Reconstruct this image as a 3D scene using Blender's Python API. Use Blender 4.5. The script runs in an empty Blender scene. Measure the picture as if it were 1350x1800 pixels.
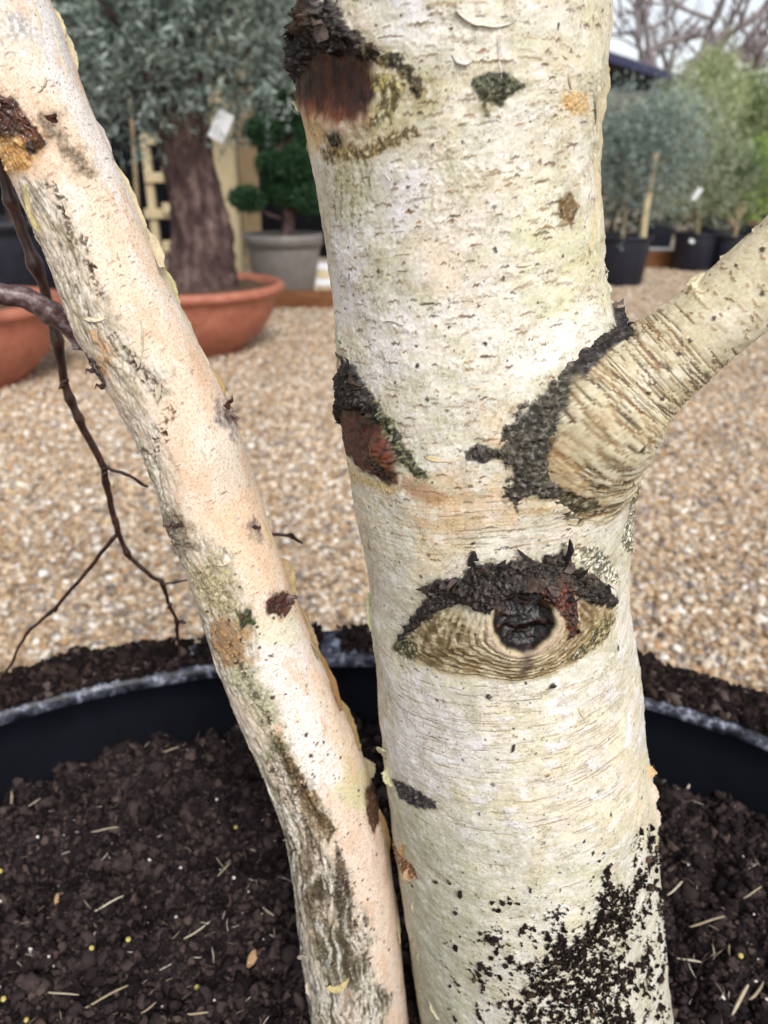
import bpy, math, random
import numpy as np
from mathutils import Vector
rng = np.random.default_rng(7); random.seed(7)
sc = bpy.context.scene
# ------------------------------------------------------------------ camera
FPX, PITCH = 1352.0, math.radians(23.9)          # focal length in photo pixels, downward pitch
CAM = np.array([0.0, 0.0, 1.08])
cd = bpy.data.cameras.new('camera'); cam = bpy.data.objects.new('camera', cd); sc.collection.objects.link(cam)
cam.location = CAM; cam.rotation_euler = (math.pi/2-PITCH, 0, 0)
cd.sensor_fit = 'VERTICAL'; cd.sensor_height = 24; cd.lens = 24*FPX/1800
cd.clip_start = .02; cd.clip_end = 500
cd.dof.use_dof = True; cd.dof.focus_distance = .365; cd.dof.aperture_fstop = 6.4
sc.camera = cam
# ------------------------------------------------------------------ world and sun
SUN_EL, SUN_AZ = math.radians(44), math.radians(160)   # azimuth measured clockwise from +Y: high behind the camera's right shoulder
w = bpy.data.worlds.new('World'); sc.world = w; w.use_nodes = True
wn, wl = w.node_tree.nodes, w.node_tree.links
sky = wn.new('ShaderNodeTexSky'); sky.sky_type = 'NISHITA'; sky.sun_disc = False
sky.sun_elevation = SUN_EL; sky.sun_rotation = SUN_AZ; sky.air_density = 1.0; sky.dust_density = 1.5; sky.ozone_density = 1.0
hs = wn.new('ShaderNodeHueSaturation'); hs.inputs['Saturation'].default_value = .3
wl.new(sky.outputs[0], hs.inputs['Color']); wl.new(hs.outputs[0], wn['Background'].inputs[0])
wn['Background'].inputs[1].default_value = .115
sd = bpy.data.lights.new('sun', 'SUN'); sd.energy = 1.5; sd.angle = math.radians(18); sd.color = (1, .97, .93)
sun = bpy.data.objects.new('sun', sd); sc.collection.objects.link(sun)
sdir = Vector((math.sin(SUN_AZ)*math.cos(SUN_EL), math.cos(SUN_AZ)*math.cos(SUN_EL), math.sin(SUN_EL)))
sun.rotation_euler = sdir.to_track_quat('Z', 'Y').to_euler()
vs = sc.view_settings; vs.view_transform = 'Standard'; vs.look = 'None'; vs.gamma = 1; vs.exposure = .76
sc.cycles.use_denoising = True
sc.cycles.max_bounces = 6; sc.cycles.transparent_max_bounces = 8

# ------------------------------------------------------------------ helpers
def lin(c):
    c = np.asarray(c, float)/255.
    return np.where(c <= .04045, c/12.92, ((c+.055)/1.055)**2.4)
def C4(c): return tuple(lin(c)) + (1.,)
CP, SP = math.cos(PITCH), math.sin(PITCH)
def ray(px, py):
    u = (np.asarray(px, float)-675)/FPX; v = (900-np.asarray(py, float))/FPX
    d = np.stack([u, CP+v*SP, -SP+v*CP], -1)
    return d/np.linalg.norm(d, axis=-1, keepdims=True)
def at(px, py, Y):                                # the point seen at (px,py) that stands Y metres ahead
    d = ray(px, py); return CAM + d*(np.asarray(Y)/d[..., 1])[..., None]
def gnd(px, py, z=0.):
    d = ray(px, py); return CAM + d*((z-CAM[2])/d[..., 2])[..., None]
def proj(P):
    q = P-CAM; dep = q[..., 1]*CP-q[..., 2]*SP; up = q[..., 1]*SP+q[..., 2]*CP
    return 675+FPX*q[..., 0]/dep, 900-FPX*up/dep
_G = np.random.default_rng(3); _ang = _G.random(1024)*2*np.pi; _gx = np.cos(_ang).astype(np.float32); _gy = np.sin(_ang).astype(np.float32)
_perm = _G.permutation(1024).astype(np.int32)
def noise(x, y, seed=0):
    x = np.asarray(x, np.float32)+np.float32(seed*17.31); y = np.asarray(y, np.float32)+np.float32(seed*9.77)
    xf = np.floor(x); yf = np.floor(y); xi = xf.astype(np.int32); yi = yf.astype(np.int32); x = x-xf; y = y-yf
    def g(i, j, dx, dy):
        h = _perm[(_perm[i & 1023]+j+seed*7) & 1023]; return _gx[h]*dx+_gy[h]*dy
    u = x*x*x*(x*(x*6-15)+10); v = y*y*y*(y*(y*6-15)+10)
    a = g(xi, yi, x, y); b = g(xi+1, yi, x-1, y); c = g(xi, yi+1, x, y-1); d = g(xi+1, yi+1, x-1, y-1)
    return ((a+(b-a)*u)*(1-v)+(c+(d-c)*u)*v)*1.5
def fbm(x, y, o=3, seed=0, g=.5):
    s = 0; a = 1; t = 0
    for i in range(o):
        s = s+a*noise(x*2**i, y*2**i, seed+i); t += a; a *= g
    return s/t*1.25
def cells(x, y, seed=0):                          # worley: distance to nearest, second nearest, cell random
    xi = np.floor(x).astype(np.int32); yi = np.floor(y).astype(np.int32)
    d1 = np.full(x.shape, 9., np.float32); d2 = d1.copy(); rid = np.zeros(x.shape, np.float32)
    for i in (-1, 0, 1):
        for j in (-1, 0, 1):
            h = _perm[(_perm[(xi+i+seed) & 1023]+yi+j) & 1023]; h2 = _perm[(h+91) & 1023]
            d = np.hypot(xi+i+h/1024.-x, yi+j+h2/1024.-y)
            near = d < d1
            d2 = np.where(near, d1, np.minimum(d2, d)); rid = np.where(near, _perm[(h2+5) & 1023]/1024., rid); d1 = np.where(near, d, d1)
    return d1, d2, rid
def ss(a, b, x):
    t = np.clip((x-a)/(b-a), 0, 1); return t*t*(3-2*t)
def catmull(P, n):
    P = np.asarray(P, float); k = len(P); t = np.linspace(0, k-1, n); i = np.clip(t.astype(int), 0, k-2); f = (t-i)[:, None]
    p0, p1, p2, p3 = P[np.maximum(i-1, 0)], P[i], P[i+1], P[np.minimum(i+2, k-1)]
    return .5*(2*p1+(p2-p0)*f+(2*p0-5*p1+4*p2-p3)*f*f+(3*p1-p0-3*p2+p3)*f**3)

def tag(o, label=None, cat=None, group=None, kind=None):
    for k, v in (('label', label), ('category', cat), ('group', group), ('kind', kind)):
        if v: o[k] = v
    return o
def link(o, parent=None):
    sc.collection.objects.link(o)
    if parent: o.parent = parent
    return o
def empty(name, loc=(0, 0, 0), rz=0):
    o = bpy.data.objects.new(name, None); o.location = loc; o.rotation_euler[2] = rz; o.empty_display_size = .1
    return link(o)
def mesh(name, V, F, mat=None, parent=None, smooth=True, col=None, attr=None, local=None):
    """V (n,3); F (m,k) array of one face size or list of such arrays. local: subtract this point (the parent's place)."""
    V = np.asarray(V, np.float32)
    if local is not None: V = V-np.asarray(local, np.float32)
    Fs = F if isinstance(F, list) else [F]
    Fs = [np.asarray(f, np.int32) for f in Fs if len(f)]
    me = bpy.data.meshes.new(name); nl = sum(f.size for f in Fs); nf = sum(len(f) for f in Fs)
    me.vertices.add(len(V)); me.vertices.foreach_set('co', V.ravel()); me.loops.add(nl); me.polygons.add(nf)
    me.loops.foreach_set('vertex_index', np.concatenate([f.ravel() for f in Fs]))
    me.polygons.foreach_set('loop_start', np.concatenate([[0], np.cumsum(np.concatenate([np.full(len(f), f.shape[1]) for f in Fs]))[:-1]]).astype(np.int32))
    me.update(calc_edges=True)
    me.polygons.foreach_set('use_smooth', np.full(nf, bool(smooth)))
    if col is not None:
        a = me.color_attributes.new('col', 'FLOAT_COLOR', 'POINT'); c = np.ones((len(V), 4), np.float32); c[:, :3] = np.asarray(col).reshape(-1, 3); a.data.foreach_set('color', c.ravel())
    for k, v in (attr or {}).items():
        a = me.attributes.new(k, 'FLOAT', 'POINT'); a.data.foreach_set('value', np.asarray(v, np.float32).ravel())
    if mat: me.materials.append(mat)
    o = bpy.data.objects.new(name, me)
    return link(o, parent)
def merge(parts):
    V, F, n = [], {}, 0
    for v, f in parts:
        v = np.asarray(v, float); V.append(v)
        for ff in (f if isinstance(f, list) else [f]):
            ff = np.asarray(ff, int); F.setdefault(ff.shape[1], []).append(ff+n)
        n += len(v)
    return np.concatenate(V), [np.concatenate(x) for x in F.values()]
def box(x0, x1, y0, y1, z0, z1, b=0.):
    """a box, chamfered by b"""
    lo = np.array([x0, y0, z0], float); hi = np.array([x1, y1, z1], float)
    if not b:
        V = np.array([[(lo, hi)[i][0], (lo, hi)[j][1], (lo, hi)[k][2]] for i in (0, 1) for j in (0, 1) for k in (0, 1)])
        return V, np.array([[0, 1, 3, 2], [4, 6, 7, 5], [0, 4, 5, 1], [2, 3, 7, 6], [0, 2, 6, 4], [1, 5, 7, 3]])
    V = []; idx = {}
    for i in (0, 1):
        for j in (0, 1):
            for k in (0, 1):
                s = np.array([1-2*i, 1-2*j, 1-2*k])*b; c = np.array([(lo, hi)[i][0], (lo, hi)[j][1], (lo, hi)[k][2]])
                for a in range(3):
                    p = c+s; p[a] = c[a]; idx[i, j, k, a] = len(V); V.append(p)
    Q = []; T = []
    for a in range(3):
        o1, o2 = [q for q in range(3) if q != a]
        for s in (0, 1):
            def key(u, v):
                q = [0, 0, 0]; q[a] = s; q[o1] = u; q[o2] = v; return tuple(q)
            f = [idx[key(u, v)+(a,)] for u, v in ((0, 0), (1, 0), (1, 1), (0, 1))]; Q.append(f if (s == 1) == (a != 1) else f[::-1])
        for u in (0, 1):
            for v in (0, 1):
                q0 = [0, 0, 0]; q0[o1] = u; q0[o2] = v; q1 = list(q0); q1[a] = 1; q0, q1 = tuple(q0), tuple(q1)
                Q.append([idx[q0+(o1,)], idx[q1+(o1,)], idx[q1+(o2,)], idx[q0+(o2,)]])
    for i in (0, 1):
        for j in (0, 1):
            for k in (0, 1): T.append([idx[i, j, k, a] for a in range(3)])
    return np.array(V), [np.array(Q), np.array(T)]
def lathe(prof, n=48, cx=0, cy=0):
    prof = np.asarray(prof, float); a = np.arange(n)/n*2*np.pi; m = len(prof)
    V = np.stack([cx+prof[:, None, 0]*np.cos(a), cy+prof[:, None, 0]*np.sin(a), np.repeat(prof[:, 1:2], n, 1)], -1).reshape(-1, 3)
    i = np.arange(m-1)[:, None]*n; j = np.arange(n); k = (j+1) % n
    F = np.stack([i+j, i+k, i+n+k, i+n+j], -1).reshape(-1, 4)
    return V, F
def tube(P, R, n=8, cap=True):
    P = np.asarray(P, float); R = np.broadcast_to(np.asarray(R, float), (len(P),)); T = np.gradient(P, axis=0); T /= np.linalg.norm(T, axis=1, keepdims=True)+1e-9
    ref = np.array([.13, -.9, .4]); X = np.cross(T, ref); X /= np.linalg.norm(X, axis=1, keepdims=True)+1e-9; Y = np.cross(T, X)
    a = np.arange(n)/n*2*np.pi
    V = (P[:, None]+R[:, None, None]*(np.cos(a)[None, :, None]*X[:, None]+np.sin(a)[None, :, None]*Y[:, None])).reshape(-1, 3)
    i = np.arange(len(P)-1)[:, None]*n; j = np.arange(n); k = (j+1) % n
    F = [np.stack([i+j, i+k, i+n+k, i+n+j], -1).reshape(-1, 4)]
    if cap:
        V = np.concatenate([V, P[:1], P[-1:]]); e = len(P)*n
        F.append(np.concatenate([np.stack([k, j, np.full(n, e)], -1), np.stack([j+e-n, k+e-n, np.full(n, e+1)], -1)]))
    return V, F

# ------------------------------------------------------------------ materials
def nodes(name):
    m = bpy.data.materials.new(name); m.use_nodes = True; t = m.node_tree
    return m, t.nodes, t.links, t.nodes['Principled BSDF']
def ramp(n, l, src, stops):
    r = n.new('ShaderNodeValToRGB'); e = r.color_ramp.elements
    while len(e) < len(stops): e.new(.5)
    for x, (p, c) in zip(e, stops): x.position = p; x.color = C4(c)
    l.new(src, r.inputs[0]); return r.outputs[0]
def mat_noise(name, c1, c2, scale=20, rough=.6, bump=.2, spec=.4, detail=5, stretch=(1, 1, 1), mid=None, bdist=.004, lo=.3, hi=.7):
    m, n, l, p = nodes(name); tc = n.new('ShaderNodeTexCoord'); mp = n.new('ShaderNodeMapping'); mp.inputs['Scale'].default_value = stretch
    l.new(tc.outputs['Object'], mp.inputs[0])
    nz = n.new('ShaderNodeTexNoise'); nz.inputs['Scale'].default_value = scale; nz.inputs['Detail'].default_value = detail; nz.inputs['Roughness'].default_value = .65
    l.new(mp.outputs[0], nz.inputs['Vector'])
    st = [(lo, c1), (hi, c2)] if mid is None else [(lo, c1), ((lo+hi)/2, mid), (hi, c2)]
    l.new(ramp(n, l, nz.outputs[0], st), p.inputs['Base Color'])
    p.inputs['Roughness'].default_value = rough; p.inputs['Specular IOR Level'].default_value = spec
    b = n.new('ShaderNodeBump'); b.inputs['Strength'].default_value = bump; b.inputs['Distance'].default_value = bdist
    l.new(nz.outputs[0], b.inputs['Height']); l.new(b.outputs[0], p.inputs['Normal'])
    return m
def mat_attr(name, rough=.6, spec=.3, trans=0., scale=900, bump=.25, bdist=.0004, vary=.12, wet=False):
    """colour from the vertex attribute of the surface, fine grain from noise"""
    m, n, l, p = nodes(name); a = n.new('ShaderNodeAttribute'); a.attribute_name = 'col'
    tc = n.new('ShaderNodeTexCoord'); nz = n.new('ShaderNodeTexNoise'); nz.inputs['Scale'].default_value = scale; nz.inputs['Detail'].default_value = 3
    l.new(tc.outputs['Object'], nz.inputs['Vector'])
    mr = n.new('ShaderNodeMapRange'); mr.inputs['From Min'].default_value = .25; mr.inputs['From Max'].default_value = .75
    mr.inputs['To Min'].default_value = 1-vary; mr.inputs['To Max'].default_value = 1+vary; l.new(nz.outputs[0], mr.inputs[0])
    mx = n.new('ShaderNodeVectorMath'); mx.operation = 'SCALE'; l.new(a.outputs['Color'], mx.inputs[0]); l.new(mr.outputs[0], mx.inputs['Scale'])
    l.new(mx.outputs[0], p.inputs['Base Color'])
    if wet:
        q = n.new('ShaderNodeAttribute'); q.attribute_name = 'wet'; r = n.new('ShaderNodeMapRange'); r.inputs['From Min'].default_value = -1; r.inputs['To Min'].default_value = 1.0; r.inputs['To Max'].default_value = 2*rough-1.0 if rough > .58 else .16
        l.new(q.outputs['Fac'], r.inputs[0]); l.new(r.outputs[0], p.inputs['Roughness'])
        r = n.new('ShaderNodeMapRange'); r.inputs['From Min'].default_value = -1; r.inputs['To Min'].default_value = 0; r.inputs['To Max'].default_value = 2*spec
        l.new(q.outputs['Fac'], r.inputs[0]); l.new(r.outputs[0], p.inputs['Specular IOR Level'])
    else:
        p.inputs['Roughness'].default_value = rough; p.inputs['Specular IOR Level'].default_value = spec
    if bump:
        b = n.new('ShaderNodeBump'); b.inputs['Strength'].default_value = bump; b.inputs['Distance'].default_value = bdist
        l.new(nz.outputs[0], b.inputs['Height']); l.new(b.outputs[0], p.inputs['Normal'])
    if trans:
        t = n.new('ShaderNodeBsdfTranslucent'); l.new(mx.outputs[0], t.inputs[0]); ms = n.new('ShaderNodeMixShader'); ms.inputs[0].default_value = trans
        out = n['Material Output']; l.new(p.outputs[0], ms.inputs[1]); l.new(t.outputs[0], ms.inputs[2]); l.new(ms.outputs[0], out.inputs[0])
    return m
def mat_inst(name, rough=.7, spec=.3, scale=60):
    """scattered pieces: each instance's own colour, with mottling"""
    m, n, l, p = nodes(name); a = n.new('ShaderNodeAttribute'); a.attribute_type = 'INSTANCER'; a.attribute_name = 'icol'
    tc = n.new('ShaderNodeTexCoord'); nz = n.new('ShaderNodeTexNoise'); nz.inputs['Scale'].default_value = scale; nz.inputs['Detail'].default_value = 4
    l.new(tc.outputs['Object'], nz.inputs['Vector'])
    mr = n.new('ShaderNodeMapRange'); mr.inputs['From Min'].default_value = .3; mr.inputs['From Max'].default_value = .7; mr.inputs['To Min'].default_value = .72; mr.inputs['To Max'].default_value = 1.2
    l.new(nz.outputs[0], mr.inputs[0])
    mx = n.new('ShaderNodeVectorMath'); mx.operation = 'SCALE'; l.new(a.outputs['Color'], mx.inputs[0]); l.new(mr.outputs[0], mx.inputs['Scale'])
    l.new(mx.outputs[0], p.inputs['Base Color']); p.inputs['Roughness'].default_value = rough; p.inputs['Specular IOR Level'].default_value = spec
    return m
def scatter(name, P, scale, rot, icol, mat, amp=.35, subdiv=2, nvar=4, nscale=1.4, parent=None):
    """one object of countless loose pieces: an uneven pebble shape on every point (geometry nodes)"""
    P = np.asarray(P, np.float32); me = bpy.data.meshes.new(name); me.vertices.add(len(P)); me.vertices.foreach_set('co', P.ravel())
    for nm, v in (('scl', scale), ('rot', rot), ('icol', icol)):
        a = me.attributes.new(nm, 'FLOAT_VECTOR', 'POINT'); a.data.foreach_set('vector', np.asarray(v, np.float32).ravel())
    me.materials.append(mat); o = link(bpy.data.objects.new(name, me), parent)
    g = bpy.data.node_groups.new(name+'_scatter', 'GeometryNodeTree'); g.interface.new_socket('Geometry', in_out='INPUT', socket_type='NodeSocketGeometry'); g.interface.new_socket('Geometry', in_out='OUTPUT', socket_type='NodeSocketGeometry')
    N, L = g.nodes, g.links; gi = N.new('NodeGroupInput'); go = N.new('NodeGroupOutput'); gti = N.new('GeometryNodeGeometryToInstance')
    for k in range(nvar):
        ico = N.new('GeometryNodeMeshIcoSphere'); ico.inputs['Subdivisions'].default_value = subdiv; ico.inputs['Radius'].default_value = .5
        nz = N.new('ShaderNodeTexNoise'); nz.noise_dimensions = '4D'; nz.inputs['W'].default_value = 3.7*k; nz.inputs['Scale'].default_value = nscale; nz.inputs['Detail'].default_value = 1.5
        sub = N.new('ShaderNodeVectorMath'); sub.operation = 'SUBTRACT'; sub.inputs[1].default_value = (.5, .5, .5); L.new(nz.outputs['Color'], sub.inputs[0])
        scn = N.new('ShaderNodeVectorMath'); scn.operation = 'SCALE'; scn.inputs['Scale'].default_value = amp*2; L.new(sub.outputs[0], scn.inputs[0])
        sp = N.new('GeometryNodeSetPosition'); L.new(ico.outputs[0], sp.inputs[0]); L.new(scn.outputs[0], sp.inputs['Offset'])
        sm = N.new('GeometryNodeSetShadeSmooth'); L.new(sp.outputs[0], sm.inputs[0]); ma = N.new('GeometryNodeSetMaterial'); ma.inputs['Material'].default_value = mat
        L.new(sm.outputs[0], ma.inputs[0]); L.new(ma.outputs[0], gti.inputs[0])
    ip = N.new('GeometryNodeInstanceOnPoints'); ip.inputs['Pick Instance'].default_value = True
    L.new(gi.outputs[0], ip.inputs['Points']); L.new(gti.outputs[0], ip.inputs['Instance'])
    for nm, sk in (('scl', 'Scale'), ('rot', 'Rotation')):
        na = N.new('GeometryNodeInputNamedAttribute'); na.data_type = 'FLOAT_VECTOR'; na.inputs[0].default_value = nm; L.new(na.outputs[0], ip.inputs[sk])
    rv = N.new('FunctionNodeRandomValue'); rv.data_type = 'INT'; rv.inputs[4].default_value = 0; rv.inputs[5].default_value = nvar-1
    L.new(rv.outputs[2], ip.inputs['Instance Index']); L.new(ip.outputs[0], go.inputs[0])
    md = o.modifiers.new('scatter', 'NODES'); md.node_group = g
    return o
# ------------------------------------------------------------------ ground
RIM_Z, SOIL_Z = .60, .515
POT = np.array([-.032, .064]); POT_R = .64
def mat_ground():
    m, n, l, p = nodes('gravel_ground'); tc = n.new('ShaderNodeTexCoord')
    v = n.new('ShaderNodeTexVoronoi'); v.inputs['Scale'].default_value = 62; l.new(tc.outputs['Object'], v.inputs['Vector'])
    sx = n.new('ShaderNodeSeparateColor'); l.new(v.outputs['Color'], sx.inputs[0])
    c = ramp(n, l, sx.outputs[0], [(0, (140, 116, 92)), (.3, (184, 160, 132)), (.6, (202, 180, 154)), (.85, (224, 210, 190)), (1, (154, 144, 136))])
    nz = n.new('ShaderNodeTexNoise'); nz.inputs['Scale'].default_value = .9; nz.inputs['Detail'].default_value = 4; l.new(tc.outputs['Object'], nz.inputs['Vector'])
    mr = n.new('ShaderNodeMapRange'); mr.inputs['To Min'].default_value = .72; mr.inputs['To Max'].default_value = 1.12; l.new(nz.outputs[0], mr.inputs[0])
    mx = n.new('ShaderNodeVectorMath'); mx.operation = 'SCALE'; l.new(c, mx.inputs[0]); l.new(mr.outputs[0], mx.inputs['Scale']); l.new(mx.outputs[0], p.inputs['Base Color'])
    b = n.new('ShaderNodeBump'); b.inputs['Strength'].default_value = .8; b.inputs['Distance'].default_value = .008; b.invert = True; l.new(v.outputs['Distance'], b.inputs['Height']); l.new(b.outputs[0], p.inputs['Normal'])
    p.inputs['Roughness'].default_value = .8; return m
xs = np.concatenate([[-220, -80, -30], np.linspace(-12, 12, 41), [30, 80, 220]]); ys = np.concatenate([[-220, -60, -12], np.linspace(-3, 14, 35), [30, 80, 220]])
X, Y = np.meshgrid(xs, ys); Zg = np.zeros_like(X)
i = np.arange(len(ys)-1)[:, None]*len(xs); j = np.arange(len(xs)-1)
tag(mesh('ground', np.stack([X, Y, Zg], -1).reshape(-1, 3), np.stack([i+j, i+j+1, i+len(xs)+j+1, i+len(xs)+j], -1).reshape(-1, 4), mat_ground()),
    'wide yard surface of golden gravel around the big black pot', 'ground', kind='structure')
# loose stones
def wedge(r0, r1, half, sp):
    n = int((r1**2-r0**2)*half/sp**2); r = np.sqrt(rng.random(n)*(r1**2-r0**2)+r0**2); a = (rng.random(n)*2-1)*half
    return np.stack([r*np.sin(a), r*np.cos(a)], -1)
G = np.concatenate([wedge(.8, 4.2, .70, .0108), wedge(4.2, 7.0, .62, .016), wedge(7., 10.5, .52, .022)])
G = G[np.hypot(*(G-POT).T) > .62]
n = len(G); size = np.exp(rng.normal(np.log(.0118), .36, n)).clip(.005, .027)
pal = lin(np.array([(184, 156, 124), (204, 178, 145), (162, 134, 104), (224, 212, 194), (152, 142, 134), (126, 104, 84), (188, 150, 108), (210, 192, 168), (238, 232, 222), (116, 108, 104)]))
pk = rng.choice(len(pal), n, p=[.17, .19, .12, .14, .10, .06, .04, .10, .05, .03])
gc = pal[pk]*rng.uniform(.8, 1.15, (n, 1))*(1+.10*fbm(G[:, 0]*1.3, G[:, 1]*1.3, 3, 5)[:, None])
scl = size[:, None]*np.stack([rng.uniform(.85, 1.35, n), rng.uniform(.7, 1.05, n), rng.uniform(.5, .85, n)], -1)
rot = np.stack([rng.normal(0, .35, n), rng.normal(0, .35, n), rng.random(n)*6.28], -1)
tag(scatter('gravel', np.c_[G, size*rng.uniform(.05, .55, n)], scl, rot, gc, mat_inst('gravel_stone', .62, .4, 70), amp=.30, subdiv=2, nvar=5),
    'loose golden tan gravel stones covering the yard', 'gravel', kind='stuff')

# ------------------------------------------------------------------ the pot
m_pot = mat_noise('black_plastic', (6, 7, 12), (11, 13, 21), 30, .7, .05, .06)
def mat_rim():
    m, n, l, p = nodes('dusty_sheen_plastic'); tc = n.new('ShaderNodeTexCoord')
    nz = n.new('ShaderNodeTexNoise'); nz.inputs['Scale'].default_value = 48; nz.inputs['Detail'].default_value = 8; nz.inputs['Roughness'].default_value = .72; l.new(tc.outputs['Object'], nz.inputs['Vector'])
    l.new(ramp(n, l, nz.outputs[0], [(.42, (22, 23, 30)), (.52, (72, 76, 90)), (.62, (170, 174, 190))]), p.inputs['Base Color'])  # grey-blue mottling: dust, plus the plastic's pale sheen put into the colour
    p.inputs['Roughness'].default_value = .5; return m
pot = empty('plant_pot', (POT[0], POT[1], 0)); tag(pot, 'huge round black plastic pot holding the birch, soil spilt along its rim', 'plant pot')
Ri = POT_R
wallp = [(.50, .02), (.52, .0), (.57, .25), (.615, RIM_Z-.03), (Ri+.010, RIM_Z-.008), (Ri-.002, RIM_Z-.012), (Ri-.006, RIM_Z-.03), (Ri-.030, RIM_Z-.10), (Ri-.06, RIM_Z-.25), (.5, .05), (.0, .04)]
V, F = lathe(wallp, 160); mesh('pot_wall', V, F, m_pot, pot)
a = np.linspace(-1.2, 4.34, 13)
lip = [(Ri+.012, RIM_Z-.045), (Ri+.050, RIM_Z-.045), (Ri+.054, RIM_Z-.03), (Ri+.052, RIM_Z-.006), (Ri+.044, RIM_Z+.001), (Ri+.006, RIM_Z+.001), (Ri-.004, RIM_Z-.003), (Ri-.006, RIM_Z-.014), (Ri+.004, RIM_Z-.016)]
V, F = lathe(lip, 240); V[:, 2] += .004*fbm(V[:, 0]*3, V[:, 1]*3, 2); mesh('rim', V, F, mat_rim(), pot)

# ------------------------------------------------------------------ compost
def soil_h(x, y):
    h = .020*fbm(x*9, y*9, 3, 11)+.024*fbm(x*22, y*22, 4, 12)+.004*fbm(x*120, y*120, 2, 13)
    d1, d2, _ = cells(x*26, y*26, 3); h += .013*(1-ss(.0, .7, d1))
    d1, d2, _ = cells(x*75+3, y*75, 8); h += .0035*(1-ss(0, .6, d1))
    r = np.hypot(x-POT[0], y-POT[1]); h += .004*ss(.45, .6, r)
    h -= .032*np.exp(-((x-.0)**2+(y-.36)**2)/.13**2)
    h -= .030*np.exp(-((x+.205)**2+(y-.565)**2)/.024**2)          # a finger-wide hole
    return SOIL_Z+h
xs = np.concatenate([np.linspace(-.66, -.47, 20), np.arange(-.465, .465, .0021), np.linspace(.47, .6, 20)])
ys = np.concatenate([np.linspace(-.57, .2, 40), np.arange(.21, .70, .0021)])
X, Y = np.meshgrid(xs, ys); Z = soil_h(X, Y); R = np.hypot(X-POT[0], Y-POT[1])
Vs = np.stack([X, Y, Z], -1).reshape(-1, 3); nx = len(xs); i = np.arange(len(ys)-1)[:, None]*nx; j = np.arange(nx-1)
F = np.stack([i+j, i+j+1, i+nx+j+1, i+nx+j], -1).reshape(-1, 4); F = F[(R.ravel()[F] < .632).all(1)]
m_soil = mat_noise('compost', (20, 16, 18), (64, 55, 56), 95, .95, .9, .12, 8, bdist=.004, mid=(38, 32, 34), lo=.3, hi=.72)
tag(mesh('compost', Vs, F, m_soil), 'dark crumbly compost filling the black pot around the birch stems', 'compost', kind='stuff')
n = 130000; P = np.stack([rng.uniform(-.46, .46, n), rng.uniform(.24, .70, n)], -1); P = P[np.hypot(*(P-POT).T) < .618]; n = len(P)
cl = fbm(P[:, 0]*14, P[:, 1]*14, 2, 31); size = np.exp(rng.normal(np.log(.0023), .6, n)).clip(.001, .009)*(1+.6*cl)
z = soil_h(P[:, 0], P[:, 1])+size*.25
ic = lin(np.array([(38, 31, 31), (54, 45, 44), (68, 57, 55), (27, 22, 22), (86, 72, 66)]))[rng.choice(5, n, p=[.3, .3, .17, .17, .06])]
scl = size[:, None]*rng.uniform(.55, 1.5, (n, 3)); rot = rng.random((n, 3))*6.28
m_crumb = mat_inst('compost_crumb', .95, .12, 260)
tag(scatter('compost_crumbs', np.c_[P, z], scl, rot, ic, m_crumb, amp=.62, subdiv=2, nvar=5, nscale=2.2), 'fine dark crumbs lying loose over the compost surface', 'compost', kind='stuff')
# spilt soil along the rim, in drifts
n = 52000; a = rng.uniform(.15, 3.0, n); r = Ri+.052-.055*rng.random(n)**1.05; k = fbm(a*9, a*0+3, 3, 41)
keep = (rng.random(n) < ss(-.65, .1, k)*(.55+.45*np.sin(a*1.0))) & (r > Ri-.002) & (r < Ri+.05); a, r, k = a[keep], r[keep], k[keep]; n = len(a)
size = np.exp(rng.normal(np.log(.0042), .45, n)).clip(.0015, .011); lift = rng.random(n)**1.6*.013*ss(-.2, .6, k)
P = np.c_[POT[0]+r*np.cos(a), POT[1]+r*np.sin(a), RIM_Z+.002+size*.25+lift]
ic = lin(np.array([(26, 20, 19), (44, 34, 32), (58, 46, 42), (90, 78, 72)]))[rng.choice(4, n, p=[.4, .35, .2, .05])]
tag(scatter('spilt_soil', P, size[:, None]*rng.uniform(.55, 1.4, (n, 3)), rng.random((n, 3))*6.28, ic, m_crumb, amp=.6, subdiv=2, nvar=4, nscale=2.2), 'dark soil crumbs spilt in drifts along the pot rim', 'soil', kind='stuff')
# fibres in the compost
def fibre(p, L, wd, az, bend, tilt=.15, k=5, lift=.003):
    t = np.linspace(-.5, .5, k); d = np.array([math.cos(az), math.sin(az), 0]); s = np.array([-d[1], d[0], 0])
    c = p+L*t[:, None]*d+bend*L*(t**2)[:, None]*s*2+np.array([0, 0, 1.])*(lift+tilt*L*t+.025*L*np.sin(t*5))[:, None]
    ww = wd*np.sqrt(np.clip(1-(2*np.abs(t))**3, .12, 1))[:, None]
    V = np.concatenate([c-s*ww/2, c+[0, 0, wd*.35]*np.ones((k, 1)), c+s*ww/2, c-[0, 0, wd*.2]*np.ones((k, 1))]); i = np.arange(k-1)
    F = np.concatenate([np.stack([q*k+i, q*k+i+1, ((q+1) % 4)*k+i+1, ((q+1) % 4)*k+i], -1) for q in range(4)])
    return V, F
parts = []; cols = []
for q in range(2600):
    x, y = rng.uniform(-.45, .45), rng.uniform(.26, .69)
    if math.hypot(x-POT[0], y-POT[1]) > .61: continue
    zz = float(soil_h(np.array([x]), np.array([y]))[0]); L = rng.uniform(.003, .012)
    v = fibre(np.array([x, y, zz+.001]), L, rng.uniform(.0004, .001), rng.random()*6.28, rng.uniform(-.2, .2), rng.uniform(-.5, .5)); parts.append(v)
    c = lin([(98, 84, 74), (150, 134, 114), (70, 58, 54), (204, 194, 178)][rng.choice(4, p=[.34, .2, .32, .14])]); cols.append(np.tile(c, (len(v[0]), 1)))
V, F = merge(parts); m_fib = mat_attr('wood_fibre', .8, .2, bump=0, vary=.2, scale=300)
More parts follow.
